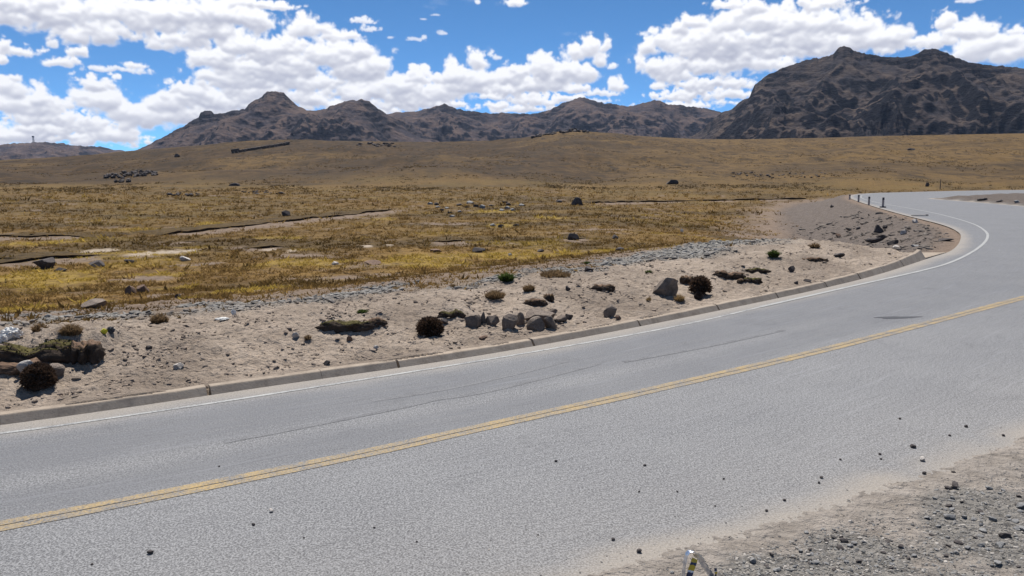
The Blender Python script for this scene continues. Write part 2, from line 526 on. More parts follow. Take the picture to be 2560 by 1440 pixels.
def np_mesh(name, verts, faces, mat=None, smooth=False):
    me = bpy.data.meshes.new(name)
    verts = np.ascontiguousarray(verts, np.float32)
    faces = np.ascontiguousarray(faces, np.int32)
    n, k = faces.shape
    me.vertices.add(len(verts)); me.vertices.foreach_set('co', verts.ravel())
    me.loops.add(n * k); me.loops.foreach_set('vertex_index', faces.ravel())
    me.polygons.add(n)
    me.polygons.foreach_set('loop_start', np.arange(n, dtype=np.int32) * k)
    me.polygons.foreach_set('loop_total', np.full(n, k, np.int32))
    me.polygons.foreach_set('use_smooth', np.full(n, bool(smooth)))
    me.update(calc_edges=True)
    if mat: me.materials.append(mat)
    return me


def fattr(me, name, arr):
    a = me.attributes.new(name, 'FLOAT', 'POINT')
    a.data.foreach_set('value', np.ascontiguousarray(arr, np.float32))


def cattr(me, name, arr):
    a = me.attributes.new(name, 'FLOAT_COLOR', 'POINT')
    c = np.ones((len(arr), 4), np.float32); c[:, :3] = arr
    a.data.foreach_set('color', c.ravel())


def grid_faces(nr, nc):
    i = np.arange(nr - 1)[:, None] * nc + np.arange(nc - 1)[None, :]
    return np.stack([i, i + 1, i + nc + 1, i + nc], -1).reshape(-1, 4)


def empty(name, loc=(0, 0, 0), rz=0.0):
    o = bpy.data.objects.new(name, None)
    o.location = loc
    o.rotation_euler = (0, 0, rz)
    o.empty_display_size = 0.1
    return link(o)


def mat_base(name, rough=0.9, spec=0.25):
    m = bpy.data.materials.new(name)
    m.use_nodes = True
    t = NT(m.node_tree)
    b = t.n['Principled BSDF']
    b.inputs['Roughness'].default_value = rough
    b.inputs['Specular IOR Level'].default_value = spec
    return m, t, b


def mat_simple(name, col, var=0.35, scale=8, rough=0.9, bump=0.3, bdist=0.02, spec=0.2, coords='Object'):
    m, t, b = mat_base(name, rough, spec)
    tc = t.node('ShaderNodeTexCoord')
    v = tc.outputs[coords]
    if coords == 'Object':
        oi = t.node('ShaderNodeObjectInfo')
        v = t.vmath('ADD', v, t.vmath('MULTIPLY', oi.outputs['Location'], (3.1, 2.7, 1.3)))
    n = t.noise(v, scale, 6, 0.65)
    n2 = t.noise(v, scale * 0.3, 3, 0.5)
    f = t.ramp(t.math('ADD', t.math('MULTIPLY', n, .65), t.math('MULTIPLY', n2, .35)), 0.3, 0.7)
    lo = tuple(c * (1 - var) for c in col); hi = tuple(min(1, c * (1 + var)) for c in col)
    t.put(b.inputs['Base Color'], t.mix(f, lo, hi))
    t.put(b.inputs['Normal'], t.bump(n, bump, bdist))
    return m


# ------------------------------------------------------------------ ground material
def make_ground_mat():
    m, t, b = mat_base('ground', 0.95, 0.12)
    geo = t.node('ShaderNodeNewGeometry')
    p = geo.outputs['Position']
    p2 = t.vmath('MULTIPLY', p, (1, 1, 0.4))
    big = t.noise(p2, 0.035, 5, 0.6)
    mid = t.noise(p2, 0.33, 6, 0.62, 0.4)
    fine = t.noise(p2, 2.6, 8, 0.68)
    vfine = t.noise(p2, 16, 6, 0.7)
    # grass
    g = t.mix(t.ramp(mid, 0.36, 0.64), (0.094, 0.058, 0.027), (0.188, 0.114, 0.040))
    g = t.mix(t.ramp(fine, 0.44, 0.70), g, (0.24, 0.152, 0.052))
    g = t.mix(t.ramp(fine, 0.47, 0.30), g, (0.042, 0.030, 0.018))
    g = t.mix(t.math('MULTIPLY', t.ramp(big, 0.42, 0.62), t.ramp(vfine, 0.35, 0.6)), g, (0.15, 0.105, 0.040))
    g = t.mix(t.math('MULTIPLY', t.attr('near'), t.ramp(fine, .34, .58)), g, t.mix(t.ramp(mid, .4, .62), (0.20, 0.118, 0.042), (0.30, 0.185, 0.058)))
    pt = t.attr('patch')
    dk = t.mix(t.ramp(fine, .36, .62), (0.046, 0.032, 0.018), (0.105, 0.073, 0.034))
    g = t.mix(t.math('MULTIPLY', t.math('SUBTRACT', 1.0, pt), .75), g, dk)
    hill = t.attr('hill')
    gh = t.mix(t.ramp(mid, 0.38, 0.66), (0.046, 0.030, 0.018), (0.102, 0.062, 0.028))  # dull slope grass; cloud shadow is painted into this darker brown too
    gh = t.mix(t.ramp(big, 0.40, 0.63), gh, t.mix(t.ramp(fine, .4, .6), (0.050, .035, .022), (0.115, 0.073, 0.035)))
    streak = t.noise(t.vmath('MULTIPLY', p, (1, .45, 1)), 0.17, 9, 0.78, 0.5)
    gh = t.mix(t.ramp(streak, 0.52, 0.40), gh, (0.040, 0.030, 0.020))
    gh = t.mix(t.math('MULTIPLY', t.ramp(streak, 0.56, 0.68), 0.7), gh, (0.17, 0.110, 0.050))
    gh = t.mix(t.ramp(fine, 0.45, 0.30), gh, (0.045, 0.033, 0.022))
    gd = t.mix(t.ramp(fine, .35, .65), (0.105, 0.067, 0.030), (0.215, 0.135, 0.052))
    gh = t.mix(t.math('MULTIPLY', t.attr('gold'), t.ramp(streak, .36, .56)), gh, gd)
    hugen = t.noise(p, 0.012, 4, .6, .6)
    gh = t.mix(t.math('MULTIPLY', t.ramp(hugen, .50, .66), .55), gh, (0.060, 0.043, 0.028))
    col = t.mix(hill, g, gh)
    yel = t.attr('yellow')
    yc = t.mix(t.ramp(fine, 0.35, 0.62), (0.21, 0.142, 0.042), (0.36, 0.245, 0.062))
    yc = t.mix(t.ramp(vfine, 0.5, 0.3), yc, (0.20, 0.13, 0.04))
    col = t.mix(t.math('MULTIPLY', yel, t.ramp(t.math('ADD', t.math('MULTIPLY', fine, .6), t.math('MULTIPLY', mid, .4)), .36, .56)), col, yc)
    bare = t.attr('bare')
    bc = t.mix(t.ramp(fine, 0.32, 0.66), (0.17, 0.125, 0.094), (0.30, 0.225, 0.170))
    bc = t.mix(t.ramp(vfine, 0.46, 0.30), bc, (0.085, 0.062, 0.048))
    col = t.mix(bare, col, bc)
    sand = t.attr('sand')
    sc = t.mix(t.ramp(fine, 0.30, 0.70), (0.335, 0.268, 0.211), (0.50, 0.41, 0.328))
    sc = t.mix(t.math('MULTIPLY', t.ramp(vfine, 0.44, 0.28), 0.7), sc, (0.13, 0.105, 0.083))
    verge_f = t.attr('verge')
    sc = t.mix(t.math('MULTIPLY', t.ramp(mid, 0.44, 0.62), t.math('MULTIPLY', verge_f, .65)), sc, (0.205, 0.162, 0.128))
    sc = t.mix(t.math('MULTIPLY', t.math('SUBTRACT', 1.0, verge_f), .85), sc, t.mix(t.ramp(fine, .35, .65), (.29, .255, .22), (.43, .385, .34)))
    col = t.mix(sand, col, sc)
    grav = t.attr('gravel')
    vo = t.voronoi(p, 17, 'F1', 1, 0.5, out=1)
    vs = t.node('ShaderNodeSeparateColor'); t.put(vs.inputs[0], vo)
    gc = t.mix(vs.outputs[0], (0.12, 0.113, 0.103), (0.30, 0.282, 0.255))
    gc = t.mix(t.ramp(vfine, 0.42, 0.3), gc, (0.06, 0.058, 0.056))
    col = t.mix(grav, col, gc)
    dark = t.attr('emb')
    ec = t.mix(t.ramp(fine, 0.32, 0.66), (0.098, 0.080, 0.069), (0.200, 0.165, 0.140))
    ec = t.mix(t.ramp(vfine, 0.45, 0.3), ec, (0.06, 0.05, 0.045))
    col = t.mix(dark, col, ec)
    salt = t.attr('salt')
    col = t.mix(t.math('MULTIPLY', salt, t.ramp(fine, 0.28, 0.5)), col, (0.44, 0.36, 0.275))
    t.put(b.inputs['Base Color'], col)
    clod = t.noise(p, 6.5, 5, .62, .3)
    hgt = t.math('ADD', t.math('ADD', t.math('MULTIPLY', fine, 1.0), t.math('MULTIPLY', vfine, 0.35)), t.math('MULTIPLY', clod, t.math('ADD', .25, sand)))
    nb = t.bump(hgt, 0.9, 0.14)
    t.put(b.inputs['Normal'], nb)
    return m


_ell = {}


def ell(x, y, lst, seed, soft=0.35, amp=0.5):
    """mask of irregular patches; each entry is (cx, cy, half width, half height) in photo pixels, laid on the ground"""
    out = np.zeros(x.shape)
    if seed not in _ell:
        prm = []
        for (cx, cy, rx, ry) in lst:
            c, n, f_ = G0(cx, cy), G0(cx, cy + ry), G0(cx, cy - ry)
            prm.append(((n + f_) / 2, c / np.linalg.norm(c), rx * np.linalg.norm(c) / F, max(np.linalg.norm(f_ - n) / 2, .2)))
        _ell[seed] = prm
    for (c, u, wid, rad) in _ell[seed]:
        lim = max(wid, rad) * 2
        m = np.nonzero((np.abs(x - c[0]) < lim) & (np.abs(y - c[1]) < lim))[0]
        if not len(m): continue
        xm, ym = x[m], y[m]
        wob = amp * fbm(xm * 0.7, ym * 0.7, 3, seed) + amp * .6 * fbm(xm * 3, ym * 3, 2, seed + 4)
        a = (xm - c[0]) * u[1] - (ym - c[1]) * u[0]
        q = (xm - c[0]) * u[0] + (ym - c[1]) * u[1]
        e = np.sqrt((a / wid) ** 2 + (q / rad) ** 2) + wob
        out[m] = np.maximum(out[m], 1 - S(e, 1 - soft, 1))
    return out


YELLOW = [(1050, 657, 130, 20), (1290, 641, 330, 11), (1530, 634, 180, 9), (380, 690, 100, 7), (420, 722, 60, 5), (620, 742, 110, 18), (60, 800, 110, 22), (170, 778, 150, 14),
          (480, 797, 48, 9), (1920, 628, 60, 8), (760, 658, 140, 9), (120, 700, 130, 30), (1560, 628, 60, 6), (1780, 622, 90, 7), (820, 700, 60, 4), (1190, 738, 40, 8), (300, 640, 200, 10),
          (960, 548, 40, 5), (700, 596, 60, 5), (1250, 565, 50, 5), (520, 560, 40, 5), (90, 610, 120, 6), (1230, 530, 80, 4), (1380, 545, 60, 4)]
SALT = [(430, 631, 78, 6), (245, 626, 42, 7), (670, 626, 26, 4), (725, 628, 18, 3), (920, 616, 16, 4), (970, 614, 20, 4), (355, 637, 40, 4)]
BARE = [(1330, 680, 260, 16), (900, 700, 180, 18), (300, 770, 160, 12), (650, 770, 160, 12), (640, 566, 160, 7), (860, 545, 110, 5), (1980, 575, 170, 22), (420, 745, 80, 8), (1120, 560, 90, 5),
        (350, 700, 110, 9), (760, 640, 120, 6), (1500, 575, 90, 5), (500, 660, 90, 6), (1850, 590, 60, 8)]

# ------------------------------------------------------------------ ground mesh (one sheet, finer near the road)
def az_axis():
    fine = np.radians(np.linspace(-39, 39, 800))
    w1 = np.radians(np.geomspace(39.3, 178, 40))
    return np.concatenate([-w1[::-1], fine, w1])


def r_axis():
    v = np.arange(774 * EYE / 3.2, 774 * EYE / 300, -0.78)
    a = 774 * EYE / v
    return np.concatenate([[0.6, 1.2, 1.8, 2.4, 2.9], a, np.geomspace(302, 900, 130), np.geomspace(930, 6500, 22)])


AZ, RR = az_axis(), r_axis()
gx = RR[:, None] * np.sin(AZ)[None, :]
gy = RR[:, None] * np.cos(AZ)[None, :]
X, Y = gx.ravel(), gy.ravel()
Zg, SL, TL, SR, BK = surface(X, Y)
Rg = np.hypot(X, Y)
GM = make_ground_mat()


def zones(x, y, sL, tL, sR, bk):
    r = np.hypot(x, y)
    isl = S(sR, .1, 1.2) * (r > 40) * (sR < 60)
    q = S(tL, T_END - 1, T_END + 4)
    wob = 1.6 * fbm(x * .25, y * .25, 3, 101) + 0.8 * fbm(x * 1.2, y * 1.2, 3, 105)
    verge = (sL < 40) & (sL > -0.5)
    sand = np.where(verge, 1 - S(sL + wob * .9, 4.2, 7.5), 0) * (1 - q)
    sand = np.where((sR > -1.6), 1.0, sand)
    wg = 1 + .35 * S(x, 2, 12)
    gs = S(sL + wob * .9, 4.1, 5.6) * (1 - S(sL + wob * 1.1, 6.4 * wg, 8.8 * wg))
    gs = gs * S(fbm(x * .5, y * .5, 4, 111) + 0.08 + 0.34 * S(x, -1, 9), -0.02, 0.22) * (1 - S(tL, T_END + 2, T_END + 8)) * S(tL, 12, 24)
    shoulder = np.where(sR > -0.2, S(fbm(x * 1.1, y * 1.1, 4, 121) + 0.20 + 0.16 * (S(sR, 0.3, .8) - S(sR, 2.6, 4.2)), -0.05, 0.28) * S(sR + .35 * fbm(x * 1.7, y * 1.7, 3, 124), 0.18, 0.55), 0)
    gravel = np.clip(np.where(verge, gs, 0) + 0.85 * shoulder + .3 * isl, 0, 1)
    emb = q * np.where(verge, (1 - S(sL + wob * .6, 6.5, 9.5)), 0) * S(sL, 0.2, 1.4)
    emb = np.maximum(emb, isl)
    emb_top = q * np.where(verge, 1 - S(sL, .6, 1.8), 0)
    grass_area = S(sL + wob, 7, 9.5) * (r < 320)
    yel = ell(x, y, YELLOW, 131) * S(sL + wob * .5, 5.5, 7.5)
    yn = S(fbm(x * .12, y * .3, 4, 141), 0.16, 0.42) * 0.6 * grass_area * (1 - S(r, 90, 200))
    yel = np.clip(np.maximum(yel, yn), 0, 1)
    bare = ell(x, y, BARE, 151, .85, 1.0)
    bn = S(fbm(x * .2, y * .4, 4, 161), 0.22, 0.48) * 0.75 * (1 - S(r, 90, 240))
    trans = np.where(verge, S(sL, 4, 7) * (1 - S(sL + wob * 2.2, 8.5, 14)) * .9, 0)
    bare = np.clip(np.maximum.reduce([bare, bn, trans, 0.9 * S(bk, .3, .7), emb_top]), 0, 1)
    salt = ell(x, y, SALT, 171, .55, .75)
    hill = S(r + 40 * fbm(x / 60, y / 60, 3, 181), 205, 270)
    return dict(patch=S(fbm(x * .045, y * .11, 5, 341, .6) + .10, -.16, .22), near=1 - S(r + 9 * fbm(x * .1, y * .1, 3, 195), 24, 62), verge=np.where(sL > 0, 1.0, 0.0), gold=np.clip(S(np.arctan2(x, y) + .12 * fbm(x / 90, y / 90, 3, 191), -.02, .38) + .8 * S(fbm(x / 75, y / 140, 4, 193, .6), .0, .35), 0, 1) * (r > 150), sand=sand, gravel=gravel, yellow=yel * (1 - emb), bare=bare, salt=salt, hill=hill, emb=emb)


ZN = zones(X, Y, SL, TL, SR, BK)
faces = grid_faces(len(RR), len(AZ))
inside = (SL < -0.6) & (SR < -1.35) & (Rg < 200)
faces = faces[~inside[faces].all(1)]
gm = np_mesh('ground', np.stack([X, Y, Zg], 1), faces[:, ::-1], GM, True)
for k, v in ZN.items():
    fattr(gm, k, v)
ground = tag(link(bpy.data.objects.new('ground', gm)), kind='structure')


# ------------------------------------------------------------------ road
def make_asphalt():
    m, t, b = mat_base('asphalt', 0.82, 0.35)
    geo = t.node('ShaderNodeNewGeometry')
    p = geo.outputs['Position']
    u = t.attr('across'); v = t.attr('along')
    cmb = t.node('ShaderNodeCombineXYZ')
    t.put(cmb.inputs[0], t.math('MULTIPLY', u, 9.0)); t.put(cmb.inputs[1], t.math('MULTIPLY', v, 0.25))
    streak = t.noise(cmb.outputs[0], 1.3, 5, 0.6, 0.3)
    agg = t.noise(p, 52, 3, 0.75)
    agg2 = t.noise(p, 19, 5, 0.72)
    big = t.noise(p, 0.5, 4, 0.55)
    col = t.mix(t.ramp(agg, 0.42, 0.57), (0.072, 0.072, 0.076), (0.39, 0.387, 0.387))
    col = t.mix(t.math('MULTIPLY', t.ramp(agg2, 0.49, 0.36), 0.6), col, (0.085, 0.085, 0.090))
    col = t.mix(t.math('MULTIPLY', t.ramp(agg2, 0.55, 0.66), 0.5), col, (0.38, 0.38, 0.38))
    sm = t.attr('worn')
    smooth_col = t.mix(t.ramp(agg, 0.34, 0.66), (0.125, 0.128, 0.138), (0.245, 0.249, 0.264))
    col = t.mix(t.math('MULTIPLY', sm, t.ramp(streak, 0.30, 0.62)), col, smooth_col)
    col = t.mix(0.22, col, t.mix(t.ramp(big, 0.35, 0.65), (0.19, 0.19, 0.195), (0.30, 0.298, 0.295)))
    col = t.mix(t.math('MULTIPLY', sm, .30), col, (.125, .127, .135))
    stain = t.noise(p, .9, 5, .65, .8)
    col = t.mix(t.math('MULTIPLY', t.ramp(stain, .60, .74), .35), col, (.10, .10, .106))
    skid = t.noise(cmb.outputs[0], 4.5, 3, .6, .2)
    col = t.mix(t.math('MULTIPLY', t.ramp(skid, .54, .66), .28), col, (.085, .085, .092))
    col = t.mix(t.math('MULTIPLY', t.ramp(streak, .56, .70), .30), col, (.34, .34, .35))
    dust = t.attr('dust')
    dn = t.math('ADD', dust, t.math('MULTIPLY', t.math('SUBTRACT', agg2, 0.5), t.math('MULTIPLY', dust, 1.2)), clamp=True)
    col = t.mix(dn, col, t.mix(t.ramp(agg, .35, .65), (0.29, 0.255, 0.215), (0.42, 0.375, 0.325)))
    t.put(b.inputs['Base Color'], col)
    t.put(b.inputs['Normal'], t.bump(t.math('ADD', agg, t.math('MULTIPLY', agg2, .8)), 0.75, 0.016))
    return m


ASPHALT = make_asphalt()
NL = 12
LBf = catmull([p[0] for p in PAIRS], NL)
RBf = catmull([p[1] for p in PAIRS], NL)
UU = np.linspace(0, 1.12, 60)
UX = np.where(RBf[:, 1:2] < 40, UU[None, :], np.minimum(UU[None, :], 1.0 + 1e-4 * UU[None, :]))
road_xy = LBf[:, None, :] * (1 - UX)[:, :, None] + RBf[:, None, :] * UX[:, :, None]
along = np.concatenate([[0], np.cumsum(np.hypot(*np.diff(LBf + RBf, axis=0).T) / 2)])
rv = np.concatenate([road_xy.reshape(-1, 2), np.zeros((len(LBf) * 60, 1))], 1)
rm = np_mesh('road', rv, grid_faces(len(LBf), 60), ASPHALT, False)
wide = np.hypot(*(LBf - RBf).T)[:, None] * np.ones(60)[None]
ACR = (UX * wide).ravel()
fattr(rm, 'across', ACR)
fattr(rm, 'along', np.repeat(along, 60))
dl = ACR; dr = wide.ravel() - ACR
rx_, ry_ = rv[:, 0], rv[:, 1]
nz = fbm(rx_ * .8, ry_ * .8, 3, 201)
dust = 0.80 * (1 - S(dl + .25 * nz, 0.0, 0.8)) + 0.95 * (1 - S(dr + .5 * nz, -.15, .55)) + .14 * (1 - S(dr, 0, 2.6)) * (1 - S(np.hypot(rx_, ry_), 25, 50) * .6)
fattr(rm, 'dust', np.clip(dust, 0, 1))
worn = np.clip(S(np.hypot(rx_, ry_), 11, 24) + (1 - S(np.abs(dl - 1.35), .3, 1.0)) * .9 + .75 * (1 - S(np.abs(dl - 2.9), .2, .6)), 0, 1) * np.where(dl < 3.6, 1, .35 + .65 * S(np.hypot(rx_, ry_), 14, 30))
fattr(rm, 'worn', worn)
road = tag(link(bpy.data.objects.new('road', rm)), kind='structure')


def paint_mat(name, c, wear_lo, wear_hi):
    m, t, b = mat_base(name, 0.75, 0.3)
    geo = t.node('ShaderNodeNewGeometry')
    p = geo.outputs['Position']
    w = t.math('ADD', t.math('MULTIPLY', t.noise(p, 34, 5, 0.75), .6), t.math('MULTIPLY', t.noise(p, 3.0, 4, .6), .4))
    agg = t.noise(p, 58, 3, 0.75)
    ac = t.mix(t.ramp(agg, 0.36, 0.62), (0.10, 0.10, 0.104), (0.26, 0.26, 0.265))
    c2 = tuple(x * 0.72 for x in c)
    t.put(b.inputs['Base Color'], t.mix(t.ramp(w, wear_lo, wear_hi), ac, t.mix(t.ramp(agg, .35, .65), c2, c)))
    t.put(b.inputs['Normal'], t.bump(agg, 0.4, 0.010))
    return m


def stripe(name, pts, width, mat, z=0.005, label=None, sub=6):
    P = catmull(pts, sub)
    d = np.gradient(P, axis=0); d /= np.linalg.norm(d, axis=1)[:, None]
    n = np.stack([-d[:, 1], d[:, 0]], 1)
    jit = 1 + 0.10 * pnoise(P[:, 0] * 3, P[:, 1] * 3, 7)[:, None]
    off = np.array([-0.5, 0, 0.5]) * width
    v = np.concatenate([(P[:, None, :] + n[:, None, :] * off[None, :, None] * jit[:, None]).reshape(-1, 2), np.full((len(P) * 3, 1), z)], 1)
    me = np_mesh(name, v, grid_faces(len(P), 3)[:, ::-1], mat)
    o = link(bpy.data.objects.new(name, me), road)
    if label: o['label'] = label
    return o


YEL = paint_mat('yellow paint', (0.50, 0.355, 0.155), 0.41, 0.60)
WHT = paint_mat('white paint', (0.52, 0.52, 0.50), 0.40, 0.54)
WHT_FAR = paint_mat('fresh white paint', (0.44, 0.44, 0.425), 0.32, 0.50)
SKID = paint_mat('tyre rubber', (0.095, 0.095, 0.102), 0.47, 0.68)
YPX = [(-250, 1365), (0, 1316), (450, 1228), (900, 1136), (1280, 1052), (1700, 959), (2130, 857), (2560, 744)]
yc = [np.array(q) for q in [(-38.2, -9.6), (-18.7, -0.6), (-10.4, 3.75)]] + [unproj(*p) for p in YPX] + [np.array(q) for q in [(18.9, 24.2), (24.8, 30.6)]]
yc = catmull(yc, 4)
yd = np.gradient(yc, axis=0); yd /= np.linalg.norm(yd, axis=1)[:, None]
yn_ = np.stack([-yd[:, 1], yd[:, 0]], 1)
for sgn in (1, -1):
    stripe('yellow_line', yc + yn_ * 0.068 * sgn, 0.118, YEL, sub=3, label='worn yellow stripe of the double centre line, ' + ('farther from the camera' if sgn > 0 else 'nearer the camera'))
WPX = [(-500, 1142), (0, 1084), (246, 1050), (577, 1001), (915, 948), (1280, 889), (1590, 835), (1760, 801), (1900, 768)]
WPX2 = [(1900, 768), (2125, 717), (2312, 675), (2387, 652), (2443, 622), (2468, 596), (2462, 577), (2425, 557), (2350, 536), (2275, 521), (2200, 508), (2158, 497), (2153, 491), (2165, 487), (2237, 482.3), (2560, 475.8)]
stripe('edge_line', [unproj(*p) for p in WPX], 0.07, WHT, label='faded thin white edge line beside the kerb')
stripe('edge_line', [unproj(*p) for p in WPX2], 0.12, WHT_FAR, z=0.009, label='clean white edge line round the bend')
for i_, (pts_, w_) in enumerate((([(930, 1003), (1100, 976), (1280, 938), (1420, 903)], .09), ([(1060, 1003), (1200, 982), (1350, 947), (1500, 908)], .12), ([(560, 1106), (760, 1068), (980, 1024), (1100, 997)], .10), ([(1560, 905), (1760, 868), (1960, 826)], .10))):
    stripe('tyre_mark', [unproj(*p) for p in pts_], w_, SKID, z=.0025 + .0006 * i_, label='faint dark tyre mark along the far lane')
# dark oil patch on the road
pc = unproj(2243, 794)
PATCH = mat_simple('tar patch', (0.075, 0.076, 0.082), .25, 30, .7, .3, .01, coords='Generated')
a_ = np.linspace(0, 2 * math.pi, 25)[:-1]
ax_ = np.array([math.cos(.12), math.sin(.12)]); ay_ = np.array([-ax_[1], ax_[0]])
pr = 1 + .18 * np.sin(a_ * 3 + 1) + .1 * np.sin(a_ * 5)
pv_ = [pc + ax_ * math.cos(t_) * 0.52 * k + ay_ * math.sin(t_) * 0.125 * k for t_, k in zip(a_, pr)]
pm = bpy.data.meshes.new('tar_patch')
pm.from_pydata([(q[0], q[1], 0.004) for q in pv_], [], [list(range(24))])
pm.materials.append(PATCH)
tag(link(bpy.data.objects.new('tar_patch', pm), road), 'small dark tar patch beside the double yellow line')

# ------------------------------------------------------------------ kerb
def make_concrete():
    m, t, b = mat_base('kerb concrete', 0.9, 0.2)
    geo = t.node('ShaderNodeNewGeometry'); p = geo.outputs['Position']
    oi = t.node('ShaderNodeObjectInfo')
    n = t.noise(p, 5, 7, .68); n2 = t.noise(p, 40, 4, .7)
    vert = t.noise(t.vmath('MULTIPLY', p, (1, 1, .12)), 4.5, 4, .6)
    col = t.mix(t.ramp(n, .3, .7), (0.31, 0.25, 0.192), (0.47, 0.385, 0.30))
    col = t.mix(t.math('MULTIPLY', t.ramp(vert, .54, .66), .45), col, (0.17, .135, .105))
    col = t.mix(t.math('MULTIPLY', t.ramp(n2, .45, .3), .5), col, (.14, .11, .09))
    col = t.mix(t.math('MULTIPLY', oi.outputs['Random'], .45), col, (0.27, .225, .185))
    col = t.mix(t.math('MULTIPLY', t.ramp(t.noise(p, 1.7, 5, .65), .48, .62), .7), col, (.42, .35, .275))
    col = t.mix(t.math('MULTIPLY', t.ramp(t.noise(p, .8, 6, .7), .60, .70), .5), col, (.13, .11, .095))
    t.put(b.inputs['Base Color'], col)
    t.put(b.inputs['Normal'], t.bump(t.math('ADD', n, n2), .4, .012))
    return m


CONC = make_concrete()
kerb = tag(empty('kerb', (0, 0, 0)), kind='structure')
jx = [(-1500, None), (-420, None), (0, 1063), (522, 986), (805, 946), (994, 917.5), (1332, 864), (1599, 815), (1799, 776), (1950, 745.5), (2067, 718), (2112, 708), (2152, 698), (2215, 682), (2270, 667), (2318, 648)]
def on_edge(px):
    if px < 0:
        p = LB[int(np.argmin(np.abs(LB[:, 0] - (-6.54 + px * 0.0085))))]
        return float(poly_dist(np.array([p[0]]), np.array([p[1]]), LB)[1][0])
    py = dict(jx)[px]
    q = unproj(px, py)
    return float(poly_dist(np.array([q[0]]), np.array([q[1]]), LB)[1][0])


LBd = catmull([p[0] for p in PAIRS], 12)
LBs = np.concatenate([[0], np.cumsum(np.hypot(*np.diff(LBd, axis=0).T))])
def edge_pt(t):
    t2 = t * 1.0
    p = np.array([np.interp(t2, LBs, LBd[:, 0]), np.interp(t2, LBs, LBd[:, 1])])
    q = np.array([np.interp(t2 + .2, LBs, LBd[:, 0]), np.interp(t2 + .2, LBs, LBd[:, 1])])
    d = (q - p) / np.linalg.norm(q - p)
    return p, d, np.array([-d[1], d[0]])


def kerb_piece(t0, t1, gap0, gap1, drop=0.0):
    n = max(4, int((t1 - t0) / 0.35))
    ts = np.linspace(t0 + gap0, t1 - gap1, n)
    vs = []; fs = []
    for i, t in enumerate(ts):
        p, d, nn = edge_pt(t)
        hk = float(kerb_h(t)) - drop
        j = 0.006 * pnoise(np.array([p[0] * 4]), np.array([p[1] * 4]), 3)[0]
        hk = float(hk) + j
        sb = .62 * hk
        prof = [(0.0, -0.12), (0.0, 0.0), (sb, hk - 0.016), (sb + .012, hk - 0.004), (sb + .03, hk), (sb + .13, hk + 0.003), (sb + .15, hk - .02), (sb + .15, -0.12)]
        for (o_, z_) in prof:
            q = p + nn * (o_ + j)
            vs.append((q[0], q[1], z_))
    K = 8
    for i in range(n - 1):
        for k in range(K):
            a, b = i * K + k, i * K + (k + 1) % K
            fs.append((a, a + K, b + K, b))
    me = bpy.data.meshes.new('kerb_block')
    me.from_pydata(vs, [], fs + [tuple(range(K)), tuple((n - 1) * K + k for k in reversed(range(K)))])
    me.materials.append(CONC)
    return link(bpy.data.objects.new('kerb_block', me), kerb)


kt = [on_edge(a) for a, _ in jx]
gaps = {522: .06, 805: .006, 994: .045, 1332: .05, 1599: .045, 1799: .05, 1950: .05, 2067: .05, 2112: .012, 2152: .08, 2215: .03, 2270: .05}
for i in range(len(kt) - 1):
    g0 = gaps.get(jx[i][0], .006); g1 = gaps.get(jx[i + 1][0], .006)
    kerb_piece(kt[i], kt[i + 1], g0 / 2, g1 / 2, drop=[0, .004, -.003, .002][i % 4])
# low concrete apron closing the kerb end
p0, d0_, n0 = edge_pt(kt[-1] + 0.03)
p1, d1_, n1 = edge_pt(kt[-1] + 3.1)
bm = bmesh.new()
q = [p0 + n0 * .02, p1 + n1 * .02, p1 + n1 * .12 - d1_ * .2, p0 + n0 * 1.05 + d0_ * .9, p0 + n0 * .9]
lo = [bm.verts.new((a[0], a[1], -0.15)) for a in q]
hi = [bm.verts.new((a[0], a[1], z)) for a, z in zip(q, (0.05, 0.012, 0.02, 0.10, 0.16))]
bm.faces.new(hi); bm.faces.new(lo[::-1])
for i in range(5):
    bm.faces.new((lo[i], lo[(i + 1) % 5], hi[(i + 1) % 5], hi[i]))
me = bpy.data.meshes.new('end_apron'); bm.to_mesh(me); bm.free(); me.materials.append(CONC)
tag(link(bpy.data.objects.new('end_apron', me), kerb), 'pale concrete apron at the end of the kerb')

# ------------------------------------------------------------------ mountains
def make_mountain_mat(name, rock, scree, scale=1.0):
    m, t, b = mat_base(name, 0.95, 0.08)
    geo = t.node('ShaderNodeNewGeometry'); p = geo.outputs['Position']
    n1 = t.noise(p, 0.011 * scale, 7, .62, .6)
    n2 = t.noise(t.vmath('MULTIPLY', p, (1, 1, 2.5)), 0.045 * scale, 6, .68)
    sep_ = t.node('ShaderNodeSeparateXYZ'); t.put(sep_.inputs[0], geo.outputs['Normal'])
    st = t.ramp(t.math('ADD', sep_.outputs[2], t.math('MULTIPLY', t.math('SUBTRACT', n2, .5), .5)), 0.80, 0.64)
    crag = t.attr('crag')
    sc = t.mix(t.ramp(n1, .40, .60), (scree[0] * .62, scree[1] * .68, scree[2] * .82), (scree[0] * 1.5, scree[1] * 1.38, scree[2] * 1.22))  # warm and violet noise paints sunlit and shaded slopes into the scree
    sc = t.mix(t.math('MULTIPLY', t.ramp(n2, .56, .70), .6), sc, (scree[0] * 1.5, scree[1] * 1.4, scree[2] * 1.1))
    rc = t.mix(t.ramp(n2, .35, .65), tuple(x * .6 for x in rock), tuple(x * 1.35 for x in rock))
    f = t.math('MAXIMUM', st, t.math('MULTIPLY', crag, t.ramp(n2, .34, .54)))
    t.put(b.inputs['Base Color'], t.mix(f, sc, rc))
    t.put(b.inputs['Normal'], t.bump(t.math('ADD', n2, t.math('MULTIPLY', n1, 1.5)), 0.85, 16))
    return m


def gsmooth(a, n):
    k = np.exp(-(np.arange(-3 * n, 3 * n + 1) / n) ** 2 / 2); k /= k.sum()
    return np.convolve(np.pad(a, 3 * n, mode='edge'), k, 'valid')


